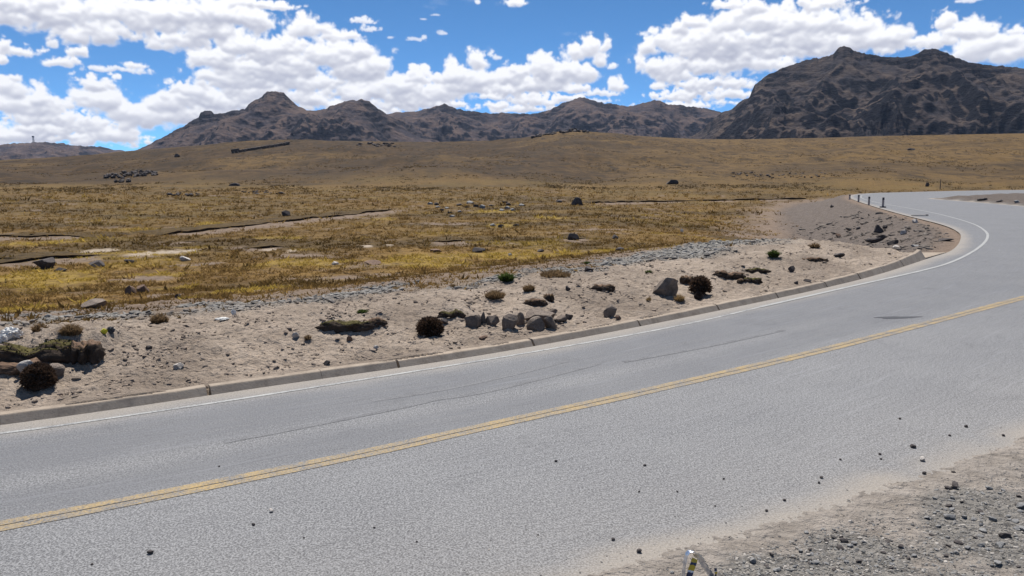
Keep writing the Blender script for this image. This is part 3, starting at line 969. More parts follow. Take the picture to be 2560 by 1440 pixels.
def mountain(name, sil, D, depth, back, mat, label, seed, crag_bias=0.0, rows=200):
    sil = np.array(sil, float)
    dd = np.array([pix_dir(a, b) for a, b in sil])
    azs = np.arctan2(dd[:, 0], dd[:, 1]); tn = dd[:, 2] / np.hypot(dd[:, 0], dd[:, 1])
    n = int((azs[-1] - azs[0]) / 0.00115)
    az = np.linspace(azs[0], azs[-1], n)
    tt = np.interp(az, azs, tn) + 0.0012 * fbm(az * 190, az * 0, 4, seed + 3, .6) + .0020 * (ridged(az * 80, az * 0, 4, seed + 4, .65) - .72)
    Dr = D * (1 + 0.05 * pnoise(az * 5, az * 0 + 2, seed))
    zc = EYE + Dr * tt
    base = -25.0
    v = np.concatenate([np.linspace(0, 1, rows), 1 + np.linspace(0.03, 1, 14) ** 1.2])
    V, A = np.meshgrid(v, az, indexing='ij')
    front = np.minimum(V, 1.0); bk = np.maximum(V - 1, 0)
    # the summit outline spreads into broad flanks further down
    h0 = np.maximum(zc - base, 5); h1 = gsmooth(h0, 9); h2 = gsmooth(h0, 30); h3 = gsmooth(h0, 80)
    w0 = S(front, .90, 1.0); w1 = S(front, .72, .95); w2 = S(front, .35, .80)
    Hh = h3 * (1 - w2) + (h2 * (1 - w1) + (h1 * (1 - w0) + h0 * w0) * w1) * w2
    R_ = Dr - depth * (1 - front) + back * bk
    x = R_ * np.sin(A); y = R_ * np.cos(A)
    env = np.clip(5 * front * (1 - front), 0, 1) * (bk == 0)
    keepc = np.clip((1 - front) / .035, 0, 1)
    wx, wy = 60 * fbm(x / 260, y / 260, 3, seed + 2), 60 * fbm(x / 260, y / 260, 3, seed + 6)
    hgt = base + Hh * (.30 * front + .70 * front ** 1.7)
    hs = np.minimum(Hh, 300)
    sp = ridged((x + wx) / 400, (y + wy) / 620, 5, seed + 11, .55)         # spurs and gullies
    hgt = hgt + env * hs * .56 * (sp - .62)
    hgt = hgt + env * hs * .10 * fbm(x / 90, y / 90, 4, seed + 21, .6)
    cm = S(fbm((x + wx) / 280, (y + wy) / 280, 4, seed + 31, .62) + crag_bias + .16 * S(front, .90, 1.0) - .12 * S(front, .50, .65) * (1 - S(front, .86, .95)) + .10 * (1 - S(front, .2, .5)), 0.06, 0.24)
    # broken rock bands standing out of the scree
    st = 17.0
    ph = (hgt + 30 * fbm(x / 130, y / 130, 5, seed + 41, .62)) / st
    fr = ph - np.floor(ph)
    hgt = hgt + (np.floor(ph) + S(fr, 0.62, 0.90) - ph) * st * cm * .9 * (bk == 0) * keepc * S(front, 0.03, .12)
    hgt = hgt + env * keepc * (9 * cm + 2.5) * (ridged(x / 34, y / 34, 4, seed + 51, .62) - .6)
    lim = EYE + R_ * tt[None, :]
    hgt = np.where(bk == 0, np.minimum(hgt, lim - (1 - front) * 2), hgt)   # the crest is the skyline
    hgt = np.where(bk > 0, base + h0[None, :] * np.maximum(1 - bk, 0) ** 1.2, hgt)
    me = np_mesh(name, np.stack([x.ravel(), y.ravel(), hgt.ravel()], 1), grid_faces(len(v), n)[:, ::-1], mat, True)
    fattr(me, 'crag', cm.ravel())
    return tag(link(bpy.data.objects.new(name, me)), label, kind='structure')


MT_A = make_mountain_mat('far rock', (0.026, 0.026, 0.033), (0.108, 0.083, 0.077))
MT_B = make_mountain_mat('dark rock', (0.013, 0.013, 0.018), (0.082, 0.066, 0.060), 1.2)  # cloud shadow over this massif is put into its darkened colours
mountain('mountain', [(-700, 372), (-300, 366), (-100, 366), (0, 361), (60, 357), (110, 354), (160, 358), (210, 366), (250, 364), (285, 374), (330, 379), (420, 386), (560, 396)],
         4600, 1500, 900, MT_A, 'low bluish hill on the far left skyline with a mast', 5)
mountain('mountain', [(240, 420), (330, 381), (345, 374), (400, 345), (460, 314), (470, 307), (497, 291), (500, 281), (512, 276), (530, 278), (536, 285), (560, 281), (580, 276), (612, 272), (621, 262), (640, 247), (655, 243),
                      (659, 236), (668, 229), (685, 228), (710, 232), (720, 243), (740, 262), (765, 274), (785, 275), (815, 272), (823, 265), (845, 258), (880, 249), (893, 251), (903, 246), (925, 254), (945, 270), (967, 284),
                      (1010, 312), (1060, 340), (1150, 372), (1250, 392)], 2900, 1000, 700, MT_A, 'brown mountain with flat rocky summit and notched shoulder', 15, -0.04)
mountain('mountain', [(800, 350), (880, 318), (940, 294), (967, 284), (1000, 279), (1045, 277), (1090, 265), (1112, 259), (1135, 268), (1160, 276), (1190, 279), (1230, 284), (1260, 281), (1330, 285), (1370, 276), (1400, 262),
                      (1412, 255), (1430, 250), (1450, 243), (1462, 243), (1485, 252), (1510, 257), (1540, 259), (1570, 266), (1590, 262), (1610, 255), (1635, 250), (1655, 253), (1670, 261), (1700, 262), (1730, 266),
                      (1770, 271), (1800, 280), (1850, 298), (1950, 330), (2100, 370)], 3700, 1300, 800, MT_A, 'long bluish ridge between the two large mountains', 25)
mountain('mountain', [(1660, 372), (1740, 335), (1780, 300), (1803, 281), (1830, 273), (1845, 258), (1858, 250), (1874, 243), (1880, 225), (1888, 211), (1915, 190), (1950, 172), (2000, 155), (2020, 148), (2055, 142), (2070, 140),
                      (2083, 136), (2095, 120), (2110, 114), (2125, 119), (2135, 127), (2170, 135), (2190, 136), (2200, 141), (2260, 143), (2285, 137), (2310, 124), (2330, 120), (2360, 128), (2390, 144), (2430, 156),
                      (2480, 164), (2520, 165), (2560, 170), (2700, 182), (2900, 215), (3200, 270), (3700, 330)], 2300, 1000, 700, MT_B, 'large dark mountain with two summits behind the road bend', 35, 0.02, 230)

# ------------------------------------------------------------------ air between here and the mountains
hz_m = bpy.data.materials.new('thin air')
hz_m.use_nodes = True
ht = NT(hz_m.node_tree)
ht.n.clear()
pvn = ht.node('ShaderNodeVolumePrincipled')
pvn.inputs['Color'].default_value = (0.55, 0.70, 1.0, 1)
pvn.inputs['Density'].default_value = 3.2e-5
ho = ht.node('ShaderNodeOutputMaterial')
ht.l.new(pvn.outputs[0], ho.inputs['Volume'])
hb = bmesh.new()
bmesh.ops.create_cube(hb, size=1)
for v in hb.verts:
    v.co = Vector((v.co.x * 13400, v.co.y * 13400, -760 if v.co.z < 0 else 760))
hme = bpy.data.meshes.new('haze'); hb.to_mesh(hme); hb.free(); hme.materials.append(hz_m)
tag(link(bpy.data.objects.new('haze', hme)), 'thin bluish haze in front of the mountains', 'haze', kind='stuff')

# ------------------------------------------------------------------ rocks
def ico(sub):
    b = bmesh.new()
    bmesh.ops.create_icosphere(b, subdivisions=sub, radius=1)
    v = np.array([x.co[:] for x in b.verts]); f = np.array([[q.index for q in x.verts] for x in b.faces])
    b.free()
    return v, f


ICO = {k: ico(k) for k in (1, 2, 3, 4)}


def rock_verts(seed, sub=3, cuts=12, rough=0.05, keep=0.5):
    r = np.random.default_rng(seed)
    v = ICO[sub][0].copy()
    for _ in range(cuts):
        n = r.normal(size=3); n /= np.linalg.norm(n)
        d = r.uniform(keep, 0.72)
        k = np.maximum(v @ n - d, 0)
        v = v - k[:, None] * n
    off = r.uniform(0, 40)
    v = v * (1 + rough * fbm(v[:, 0] * 2.2 + v[:, 2] + off, v[:, 1] * 2.2 - v[:, 2] + off, 3, seed % 50)[:, None])
    lo, hi = v.min(0), v.max(0)
    v = (v - (lo + hi) / 2) / (hi - lo)               # unit box
    v[:, 2] += 0.5
    return v


def rock_material(name, c, lichen=None):
    m, t, b = mat_base(name, .92, .15)
    tc_ = t.node('ShaderNodeTexCoord'); oi = t.node('ShaderNodeObjectInfo')
    v = t.vmath('ADD', tc_.outputs['Object'], t.vmath('MULTIPLY', oi.outputs['Location'], (1.7, 2.3, 1.1)))
    n = t.noise(v, 3.5, 7, .66); n2 = t.noise(v, 16, 5, .7)
    col = t.mix(t.ramp(n, .3, .7), tuple(x * .6 for x in c), tuple(x * 1.4 for x in c))
    col = t.mix(t.math('MULTIPLY', t.ramp(n2, .46, .34), .5), col, tuple(x * .4 for x in c))
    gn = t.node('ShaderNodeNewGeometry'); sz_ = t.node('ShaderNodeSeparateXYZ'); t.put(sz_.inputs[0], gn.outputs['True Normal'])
    lit_topf = t.math('MULTIPLY', t.ramp(sz_.outputs[2], .55, .85), t.ramp(n2, .35, .55))  # sunlit tops painted in: upward faces paler than the sides
    col = t.mix(t.math('MULTIPLY', lit_topf, .75), col, tuple(min(1, x * 1.9 + .03) for x in c))
    if lichen:
        col = t.mix(t.math('MULTIPLY', t.ramp(n2, .58, .68), .6), col, lichen)
    t.put(b.inputs['Base Color'], col)
    t.put(b.inputs['Normal'], t.bump(t.math('ADD', n, t.math('MULTIPLY', n2, .5)), .5, .06))
    return m


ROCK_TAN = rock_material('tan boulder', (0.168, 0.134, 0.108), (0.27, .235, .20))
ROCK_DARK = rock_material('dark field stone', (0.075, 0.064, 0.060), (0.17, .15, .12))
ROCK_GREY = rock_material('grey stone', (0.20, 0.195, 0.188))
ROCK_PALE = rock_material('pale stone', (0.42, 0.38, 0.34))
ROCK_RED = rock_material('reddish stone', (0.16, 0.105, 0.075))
_rock_cache = {}


def rock_mesh(kind_seed, mat, sub=3, cuts=9, keep=.42, smooth=False):
    key = (kind_seed, mat.name, sub)
    if key not in _rock_cache:
        _rock_cache[key] = np_mesh('stone', rock_verts(kind_seed, sub, cuts, keep=keep), ICO[sub][1], mat, smooth)
    return _rock_cache[key]


GR_ROW = 'stones heaped in a row beside the kerb'


def put_rock(px, py, w, h, label, mat, seed, depth=.85, cat='stone', name='stone', rz=None, group=None, tilt=0.0, sink=.45, sub=3, keep=.42, cuts=9):
    p, dist = G(px, py)
    W_ = w * dist / F; H_ = h * dist / F * (.74 if group == GR_ROW else .86)
    o = bpy.data.objects.new(name, rock_mesh(seed, mat, sub, cuts, keep))
    away = Vector((p.x, p.y, 0)).normalized()
    c = p + away * (W_ * depth * .48)
    zc = min(ground_at(c.x, c.y), p.z + .25 * H_)
    o.location = (c.x, c.y, min(zc, p.z + 0.02) - sink * H_)
    H_ = H_ * 1.08
    o.scale = (W_, W_ * depth, H_ * (1 + sink))
    bearing = -math.atan2(p.x, p.y)
    o.rotation_euler = (0, tilt, bearing + (rz if rz is not None else 0))
    link(o)
    return tag(o, label, cat, group)


GR_ROW = 'stones heaped in a row beside the kerb'
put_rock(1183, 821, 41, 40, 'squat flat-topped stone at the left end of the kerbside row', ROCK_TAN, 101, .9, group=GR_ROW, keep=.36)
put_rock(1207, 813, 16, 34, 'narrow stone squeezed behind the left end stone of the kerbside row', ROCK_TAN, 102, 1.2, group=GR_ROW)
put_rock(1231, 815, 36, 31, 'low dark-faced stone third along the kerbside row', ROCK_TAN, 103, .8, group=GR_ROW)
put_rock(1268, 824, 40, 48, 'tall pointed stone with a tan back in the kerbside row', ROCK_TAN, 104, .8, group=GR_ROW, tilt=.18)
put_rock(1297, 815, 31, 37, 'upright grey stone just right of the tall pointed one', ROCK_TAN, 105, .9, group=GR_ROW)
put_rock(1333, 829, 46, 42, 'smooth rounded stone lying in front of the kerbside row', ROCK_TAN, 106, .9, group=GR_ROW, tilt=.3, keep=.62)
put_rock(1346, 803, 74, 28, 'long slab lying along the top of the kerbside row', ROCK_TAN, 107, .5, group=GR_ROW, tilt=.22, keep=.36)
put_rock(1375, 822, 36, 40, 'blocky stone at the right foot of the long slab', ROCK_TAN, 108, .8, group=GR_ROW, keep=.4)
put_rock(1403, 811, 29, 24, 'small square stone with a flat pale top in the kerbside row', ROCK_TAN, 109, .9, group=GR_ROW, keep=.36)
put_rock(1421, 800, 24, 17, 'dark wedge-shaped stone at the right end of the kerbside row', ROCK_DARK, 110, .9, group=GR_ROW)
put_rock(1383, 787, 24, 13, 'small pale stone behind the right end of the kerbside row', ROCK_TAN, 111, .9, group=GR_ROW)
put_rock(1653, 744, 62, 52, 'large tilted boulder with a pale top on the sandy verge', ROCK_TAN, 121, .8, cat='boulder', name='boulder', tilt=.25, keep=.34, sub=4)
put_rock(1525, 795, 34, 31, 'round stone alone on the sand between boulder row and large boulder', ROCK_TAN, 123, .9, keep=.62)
put_rock(135, 955, 48, 32, 'smooth tan stone half sunk beside the dark root clump', ROCK_TAN, 124, .9, keep=.6)
put_rock(447, 922, 24, 14, 'small stone with a bright top on the sand at the near left', ROCK_PALE, 125, .8)
put_rock(373, 878, 15, 9, 'small dark stone near the top of the sandy verge at left', ROCK_DARK, 126, .8)
put_rock(818, 916, 16, 10, 'small dark stone close above the kerb left of a joint', ROCK_DARK, 127, .8)
put_rock(740, 848, 18, 14, 'pale stone on the sand left of the long sod', ROCK_PALE, 128, .8)
put_rock(874, 853, 15, 13, 'dry brown clod below the long sod', ROCK_RED, 129, .8)
put_rock(1112, 816, 18, 12, 'small dark stone between dark shrub and kerbside row', ROCK_DARK, 130, .8)
put_rock(1208, 852, 22, 10, 'small reddish stone lying just above the kerb', ROCK_RED, 131, .7)
put_rock(940, 877, 14, 9, 'little pale stone above the wide kerb joint', ROCK_PALE, 132, .7)
put_rock(1420, 730, 13, 14, 'small round dark stone high on the sandy verge', ROCK_DARK, 133, .9)
put_rock(1545, 802, 16, 11, 'brown clod touching the lone round stone', ROCK_RED, 134, .8)
put_rock(1978, 683, 16, 13, 'small dark rounded stone on the verge near the kerb', ROCK_DARK, 135, .9)
put_rock(2018, 706, 18, 7, 'flat dark stone resting on the kerb edge', ROCK_DARK, 136, .8)
put_rock(1990, 712, 10, 9, 'tiny dark stone left of the flat stone by the kerb', ROCK_DARK, 137, .8)
put_rock(2098, 645, 24, 10, 'dark flat stone among the sods near the bend', ROCK_DARK, 138, .8)

# stones of the plain
GR_P = 'dark stones lying on the grass plain'
for (px, py, w, h, lab, sd_) in [
        (111, 674, 44, 24, 'large dark angular stone near the left edge of the plain', 201), (152, 679, 26, 9, 'low flat stone touching the large dark stone at left', 202),
        (242, 669, 33, 15, 'dark low stone second from the left on the plain', 203), (326, 660, 26, 10, 'low dark stone third from the left on the plain', 204),
        (463, 653, 24, 12, 'dark stone below the pale salt strip', 205), (327, 737, 24, 22, 'left half of the pair of brown boulders on the grass', 206),
        (358, 734, 26, 20, 'right half of the pair of brown boulders on the grass', 207), (235, 772, 52, 20, 'smooth pale grey boulder sunk in yellow grass at left', 208),
        (1441, 514, 32, 22, 'solitary large dark boulder at the head of the plain', 209), (1398, 507, 16, 7, 'small stone left of the solitary dark boulder', 210),
        (1433, 600, 30, 18, 'dark stone sitting on the earth bank mid plain', 211), (1538, 597, 16, 11, 'grey stone right of the dark bank stone', 212),
        (1197, 632, 34, 13, 'flat slanting stone above the yellow moss', 213), (1550, 627, 24, 10, 'black oblong stone at the upper edge of the grey gravel', 214),
        (1352, 631, 18, 7, 'small flat stone on the yellow moss', 215), (1680, 462, 32, 12, 'black heap of rock at the foot of the far slope', 216),
        (715, 540, 20, 13, 'dark stone above the long earth bank', 217), (838, 663, 18, 8, 'pale rounded stone on brown grass', 218),
        (932, 663, 42, 10, 'brown earth hump inside the yellow moss', 219), (1472, 680, 24, 12, 'grey stone at the edge of the gravel', 220),
        (1090, 631, 30, 7, 'flat pinkish stone above the yellow moss', 221), (445, 745, 14, 9, 'small dark stone on bare earth by the gravel', 222),
        (700, 486, 20, 6, 'low dark stone on the upper plain, left of centre', 223), (586, 465, 26, 8, 'small dark rock pair below the ruined wall', 224),
        (443, 393, 12, 8, 'lone dark rock on the skyline slope left of the ruined wall', 225), (2278, 376, 16, 5, 'small dark rock on the far right slope', 226),
        (2318, 467, 8, 10, 'small dark rock left of the far fence post', 227), (1566, 727, 0, 0, '', 0)]:
    if not w: continue
    mt = ROCK_PALE if 'pale' in lab else (ROCK_RED if ('brown' in lab or 'pinkish' in lab) else ROCK_DARK)
    if lab.startswith('smooth pale grey'): mt = ROCK_TAN
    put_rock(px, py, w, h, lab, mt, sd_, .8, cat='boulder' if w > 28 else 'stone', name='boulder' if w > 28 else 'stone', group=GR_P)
CL = [(1075, 512, 14, 6), (1092, 513, 13, 7), (1104, 528, 12, 6), (1118, 522, 12, 5), (1150, 515, 18, 6), (1168, 520, 12, 5), (1176, 509, 20, 8), (1190, 518, 14, 7), (1205, 521, 16, 9),
      (1228, 516, 12, 5), (1150, 531, 12, 5), (1125, 535, 12, 5), (1262, 508, 16, 5), (1272, 514, 14, 7), (1268, 523, 14, 7), (1255, 528, 14, 6), (1282, 528, 15, 7), (1305, 515, 16, 6), (1233, 567, 18, 7), (1252, 569, 16, 8), (1290, 567, 16, 6), (1095, 520, 14, 4), (1130, 543, 14, 5)]
for i, (px, py, w, h) in enumerate(sorted(CL)):
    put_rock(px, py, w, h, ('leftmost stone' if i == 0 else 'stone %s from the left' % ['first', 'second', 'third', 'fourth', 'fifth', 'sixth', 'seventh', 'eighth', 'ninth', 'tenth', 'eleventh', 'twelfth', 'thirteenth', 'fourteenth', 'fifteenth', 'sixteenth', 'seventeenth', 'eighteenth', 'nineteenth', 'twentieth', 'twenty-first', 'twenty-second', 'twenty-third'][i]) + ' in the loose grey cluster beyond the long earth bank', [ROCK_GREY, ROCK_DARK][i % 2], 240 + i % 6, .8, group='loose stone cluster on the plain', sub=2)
# bend embankment
GR_B = 'stones tipped on the bend embankment'
for (px, py, w, h, lab, mt, sd_) in [
        (2196, 583, 22, 19, 'black rock on top of the dark pile under the bend', ROCK_DARK, 301), (2204, 598, 22, 10, 'black rock second from top of the dark pile under the bend', ROCK_DARK, 302),
        (2188, 608, 44, 12, 'broad dark rock at the foot of the pile under the bend', ROCK_DARK, 303), (2231, 614, 24, 13, 'dark rock standing right of the pile under the bend', ROCK_DARK, 304),
        (2258, 587, 14, 11, 'pale-topped block on the embankment below the plank', ROCK_PALE, 305), (2288, 557, 13, 9, 'small pale block just below the plank', ROCK_PALE, 306),
        (2212, 573, 11, 7, 'small dark stone above the dark pile', ROCK_DARK, 307), (2243, 627, 18, 5, 'flat dark stone below the dark pile', ROCK_DARK, 308),
        (2366, 604, 32, 7, 'flat dark slab near the inner edge of the bend', ROCK_DARK, 309), (2290, 617, 22, 4, 'thin flat stone between pile and kerb end', ROCK_GREY, 310),
        (2145, 575, 10, 7, 'dark stone left of the top of the dark pile', ROCK_DARK, 311), (2095, 592, 12, 8, 'reddish stone at the foot of the embankment', ROCK_RED, 312),
        (2240, 618, 14, 6, 'small pale stone touching the dark rock by the pile', ROCK_PALE, 313), (2080, 518, 8, 6, 'small dark stone near the marker posts', ROCK_DARK, 314),
        (2455, 503, 20, 6, 'dark rock in the gravel island inside the far bend', ROCK_DARK, 315), (2542, 508, 12, 6, 'small rock at the right end of the gravel island', ROCK_GREY, 316),
        (2500, 505, 16, 5, 'low rock in the middle of the gravel island', ROCK_DARK, 317)]:
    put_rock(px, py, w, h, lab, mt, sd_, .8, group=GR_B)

# ------------------------------------------------------------------ blades, tufts, sods
def blade_cloud(n, rad, hgt, seed, lean=.6, width=.012, dome=0.0, minh=.5):
    """n curved blades standing on a disc (or bristling out of a dome)"""
    r = np.random.default_rng(seed)
    a = r.uniform(0, 2 * np.pi, n); q = np.sqrt(r.uniform(0, 1, n))
    bx, by = np.cos(a) * q * rad, np.sin(a) * q * rad
    bz = dome * np.sqrt(np.maximum(0, 1 - q ** 2)) * .92
    out = np.stack([np.cos(a) * q, np.sin(a) * q], 1) * lean + r.normal(0, .22, (n, 2)) * lean
    L = hgt * r.uniform(minh, 1, n) * (1.08 - .62 * q ** 1.6)
    t = r.uniform(0, 2 * np.pi, n)
    w = width * r.uniform(.6, 1.4, n)
    sx, sy = np.cos(t) * w, np.sin(t) * w
    p0 = np.stack([bx - sx, by - sy, bz], 1); p1 = np.stack([bx + sx, by + sy, bz], 1)
    m = np.stack([bx + out[:, 0] * L * .35, by + out[:, 1] * L * .35, bz + L * .62], 1)
    s_ = np.stack([sx, sy, sx * 0], 1) * .7
    tip = np.stack([bx + out[:, 0] * L, by + out[:, 1] * L, bz + L * (1 - .25 * lean)], 1)
    v = np.stack([p0, p1, m + s_, m - s_, tip], 1).reshape(-1, 3)
    k = np.arange(n)[:, None] * 5
    f = np.concatenate([k + [[0, 1, 2]], k + [[0, 2, 3]], k + [[3, 2, 4]]], 0)
    return v, f


def blade_mat(name, c, tl=.5):
    m = bpy.data.materials.new(name)
    m.use_nodes = True
    t = NT(m.node_tree)
    t.n.clear()
    tc_ = t.node('ShaderNodeTexCoord')
    n = t.noise(tc_.outputs['Object'], 22, 3, .6)
    col = t.mix(t.ramp(n, .34, .66), tuple(x * .5 for x in c), tuple(x * 1.5 for x in c))
    df = t.node('ShaderNodeBsdfDiffuse'); tr = t.node('ShaderNodeBsdfTranslucent')
    t.put(df.inputs[0], col); t.put(tr.inputs[0], col)
    mx = t.node('ShaderNodeMixShader'); mx.inputs[0].default_value = tl
    t.l.new(df.outputs[0], mx.inputs[1]); t.l.new(tr.outputs[0], mx.inputs[2])
    o = t.node('ShaderNodeOutputMaterial'); t.l.new(mx.outputs[0], o.inputs[0])
    return m


DRY = blade_mat('dry grass', (0.30, 0.205, 0.10))
BROWN_T = blade_mat('brown tussock', (0.20, 0.135, 0.075))
ROOT_T = blade_mat('root fibres', (0.085, 0.055, 0.038), .25)
DARK_T = mat_simple('dark twigs', (0.052, 0.038, 0.030), .5, 9, .9, 0, .01)
GREEN_T = blade_mat('green plant', (0.075, 0.105, 0.03))
MOSS = mat_simple('moss', (0.088, 0.074, 0.024), .7, 11, .95, .6, .03)
PEAT = mat_simple('peat', (0.060, 0.043, 0.032), .6, 9, .97, .8, .05)
SOIL = mat_simple('soil lump', (0.17, 0.11, 0.075), .45, 6, .97, .7, .05)


def tuft(px, py, w, h, label, mat, seed, n=150, cat='grass tuft', name='grass_tuft', lean=.5, group=None, bw=.011):
    p, dist = G(px, py)
    W_, H_ = w * dist / F, h * dist / F
    v, f = blade_cloud(int(n * 1.8), W_ * .34, H_ * 1.15, seed, lean * 1.5, bw * .62 * dist / 14, minh=.35)
    me = np_mesh(name, v, f, mat)
    o = link(bpy.data.objects.new(name, me))
    o.location = (p.x, p.y + W_ * .3, ground_at(p.x, p.y + W_ * .3) - .01)
    return tag(o, label, cat, group)


def lump_mesh(seed, sub=4, amp=.28, freq=1.6, flat=.0):
    v = ICO[sub][0].copy()
    off = seed * 3.7
    n = fbm(v[:, 0] * freq + off, v[:, 1] * freq + v[:, 2] * freq * 1.3, 4, seed % 60) + .5 * fbm(v[:, 0] * 4 + v[:, 2] * 3, v[:, 1] * 4 - off + v[:, 2] * 4, 3, seed % 40)
    v = v * (1 + amp * n)[:, None]
    return v


def shrub(px, py, w, h, label, mat, seed, name='shrub', cat='shrub', n=1500, tw=.012, core=DARK_T, length=.30, group=None):
    """dense cushion: dark core bristling with short twigs"""
    p, dist = G(px, py)
    W_, H_ = w * dist / F, h * dist / F
    root = empty(name, (p.x, p.y + W_ * .45, ground_at(p.x, p.y + W_ * .45)))
    tag(root, label, cat, group)
    v = lump_mesh(seed, 3, .34) * np.array([W_ * .43, W_ * .40, H_ * .50]) + np.array([0, 0, H_ * .36])
    link(bpy.data.objects.new('root_core', np_mesh('root_core', v, ICO[3][1], core, True)), root)
    r = np.random.default_rng(seed)
    d = r.normal(size=(n, 3)); d /= np.linalg.norm(d, axis=1)[:, None]; d[:, 2] = np.where(d[:, 2] < -.45, -d[:, 2], d[:, 2])
    sh_ = 1 + .20 * fbm(d[:, 0] * 1.8 + seed, d[:, 1] * 1.8 + d[:, 2] * 2, 3, seed % 37)[:, None]
    base = d * sh_ * np.array([W_ * .42, W_ * .39, H_ * .50]) + np.array([0, 0, H_ * .36])
    dirn = d + r.normal(0, .38, (n, 3)); dirn /= np.linalg.norm(dirn, axis=1)[:, None]
    L = length * W_ * r.uniform(.12, .5, n)[:, None]
    side = np.cross(dirn, r.normal(size=(n, 3))); side /= np.linalg.norm(side, axis=1)[:, None]
    wv_ = side * tw * r.uniform(.6, 1.3, n)[:, None] * dist / 14
    tip = base + dirn * L
    vv = np.stack([base - wv_, base + wv_, tip + wv_ * .5, tip - wv_ * .5], 1).reshape(-1, 3)
    k = np.arange(n)[:, None] * 4
    tmesh = np_mesh('twigs', vv, np.concatenate([k + [[0, 1, 2]], k + [[0, 2, 3]]], 0), mat)
    tag(link(bpy.data.objects.new('twigs', tmesh), root), kind='stuff')
    return root


def sod(px, py, w, h, label, seed, top=MOSS, body=PEAT, depth=.55, blades=250, bh=.06, group=None, tilt=0.0):
    """undercut slab of peat with a living top"""
    p, dist = G(px, py)
    W_, H_ = w * dist / F, h * dist / F
    cy = p.y + W_ * depth * .35
    root = empty('sod_clump', (p.x, cy, ground_at(p.x, p.y) - .03), -math.atan2(p.x, p.y) * .5 + tilt)
    tag(root, label, 'sod', group)
    D_ = max(W_ * depth, H_ * 1.2)
    v = lump_mesh(seed, 4, .34, 2.4)
    v[:, 2] = np.sign(v[:, 2]) * np.abs(v[:, 2]) ** .7
    k1 = fbm(v[:, 0] * 2.3 + seed, v[:, 0] * 0 + .5, 3, seed % 30); k2 = fbm(v[:, 0] * 3.1 - seed, v[:, 2] * .8, 3, seed % 30 + 3)
    v[:, 2] *= np.clip(.78 + .75 * k1, .25, 1.3)
    v[:, 1] *= np.clip(.85 + .8 * k2, .35, 1.5)
    v[:, 1] += .35 * fbm(v[:, 0] * 1.4 + seed, v[:, 0] * 0, 2, seed % 20 + 9)
    v = v * np.array([W_ * .50, D_ * .5, H_ * .56]) + np.array([0, 0, H_ * .30])
    link(bpy.data.objects.new('peat_body', np_mesh('peat_body', v, ICO[4][1], body, True)), root)
    up = ICO[4][0][:, 2] > .42
    keep = up[ICO[4][1]].all(1)
    tf = ICO[4][1][keep]
    used, tf = np.unique(tf, return_inverse=True)
    vt = v[used] + np.array([0, .02, .012])
    link(bpy.data.objects.new('turf_top', np_mesh('turf_top', vt, tf.reshape(-1, 3), top, True)), root)
    if blades:
        bv, bf = blade_cloud(blades, 1.0, bh * .55, seed + 5, 1.1, .006 * dist / 14)
        r = np.random.default_rng(seed)
        src = v[up]
        pick = src[r.integers(0, len(src), blades)]
        bv = bv.reshape(-1, 5, 3); bv[:, :, :2] -= bv[:, :1, :2]; bv = bv + pick[:, None, :]
        tag(link(bpy.data.objects.new('grass_blades', np_mesh('grass_blades', bv.reshape(-1, 3), bf, top if top is not SOIL else DRY)), root), kind='stuff')
    return root


shrub(1072, 843, 62, 42, 'round dark leafless shrub on the sand left of the kerbside stones', ROOT_T, 401, n=2200, length=.42)
shrub(78, 992, 66, 56, 'upturned dark root clump with a pale crust above the kerb at left', ROOT_T, 402, name='root_clump', cat='root clump', n=2600)
shrub(1755, 742, 46, 38, 'straggly dry shrub right of the large tilted boulder', ROOT_T, 403, n=900, length=.6)
shrub(1748, 752, 22, 18, 'low dark shrub at the foot of the straggly dry shrub', DARK_T, 404, n=500)
put_rock(72, 950, 40, 8, 'pale crust of stone lying on the upturned root clump', ROCK_PALE, 411, .5, sink=-5.2)
sod(95, 918, 215, 62, 'long mossy sod bank undercut above the kerb at the left edge', 421, MOSS, PEAT, .4, 900, .10)
sod(205, 905, 70, 60, 'dark broken end of the mossy sod bank', 422, SOIL, PEAT, .7, 200, .06)
sod(35, 940, 130, 34, 'slumped brown soil block below the mossy sod bank', 423, SOIL, SOIL, .5, 0)
sod(862, 830, 140, 32, 'long low sod with green top on the sandy verge', 424, MOSS, PEAT, .35, 500, .06, tilt=.2)
sod(935, 815, 60, 24, 'small brown sod at the right end of the long low sod', 425, SOIL, PEAT, .5, 120, .05)
sod(1128, 800, 70, 26, 'dark grassy sod behind the left end of the kerbside stones', 426, MOSS, PEAT, .45, 250, .06)
sod(1338, 765, 60, 22, 'crumbling sod above the kerbside stones', 427, SOIL, PEAT, .5, 120, .05)
sod(1372, 752, 28, 22, 'small reddish sod right of the crumbling one', 428, SOIL, PEAT, .7, 60, .05)
sod(1510, 728, 56, 20, 'brown sod hollow high on the verge left of the large boulder', 429, SOIL, PEAT, .5, 120, .05)
sod(1720, 710, 36, 26, 'dark sod just right of the large tilted boulder', 430, SOIL, PEAT, .6, 120, .05)
sod(1826, 698, 78, 26, 'dark sod ledge in the middle of the right verge', 431, SOIL, PEAT, .45, 200, .05)
sod(1883, 708, 46, 17, 'mossy dark sod right of the sod ledge', 432, MOSS, PEAT, .5, 160, .05)
sod(1852, 708, 18, 15, 'small round sod between ledge and mossy sod', 433, SOIL, PEAT, .8, 60, .05)
sod(1895, 683, 60, 12, 'thin green sod above the mossy dark one', 434, MOSS, PEAT, .4, 160, .06)
sod(2040, 655, 60, 12, 'thin dark sod below the bend gravel', 435, SOIL, PEAT, .4, 100, .05)
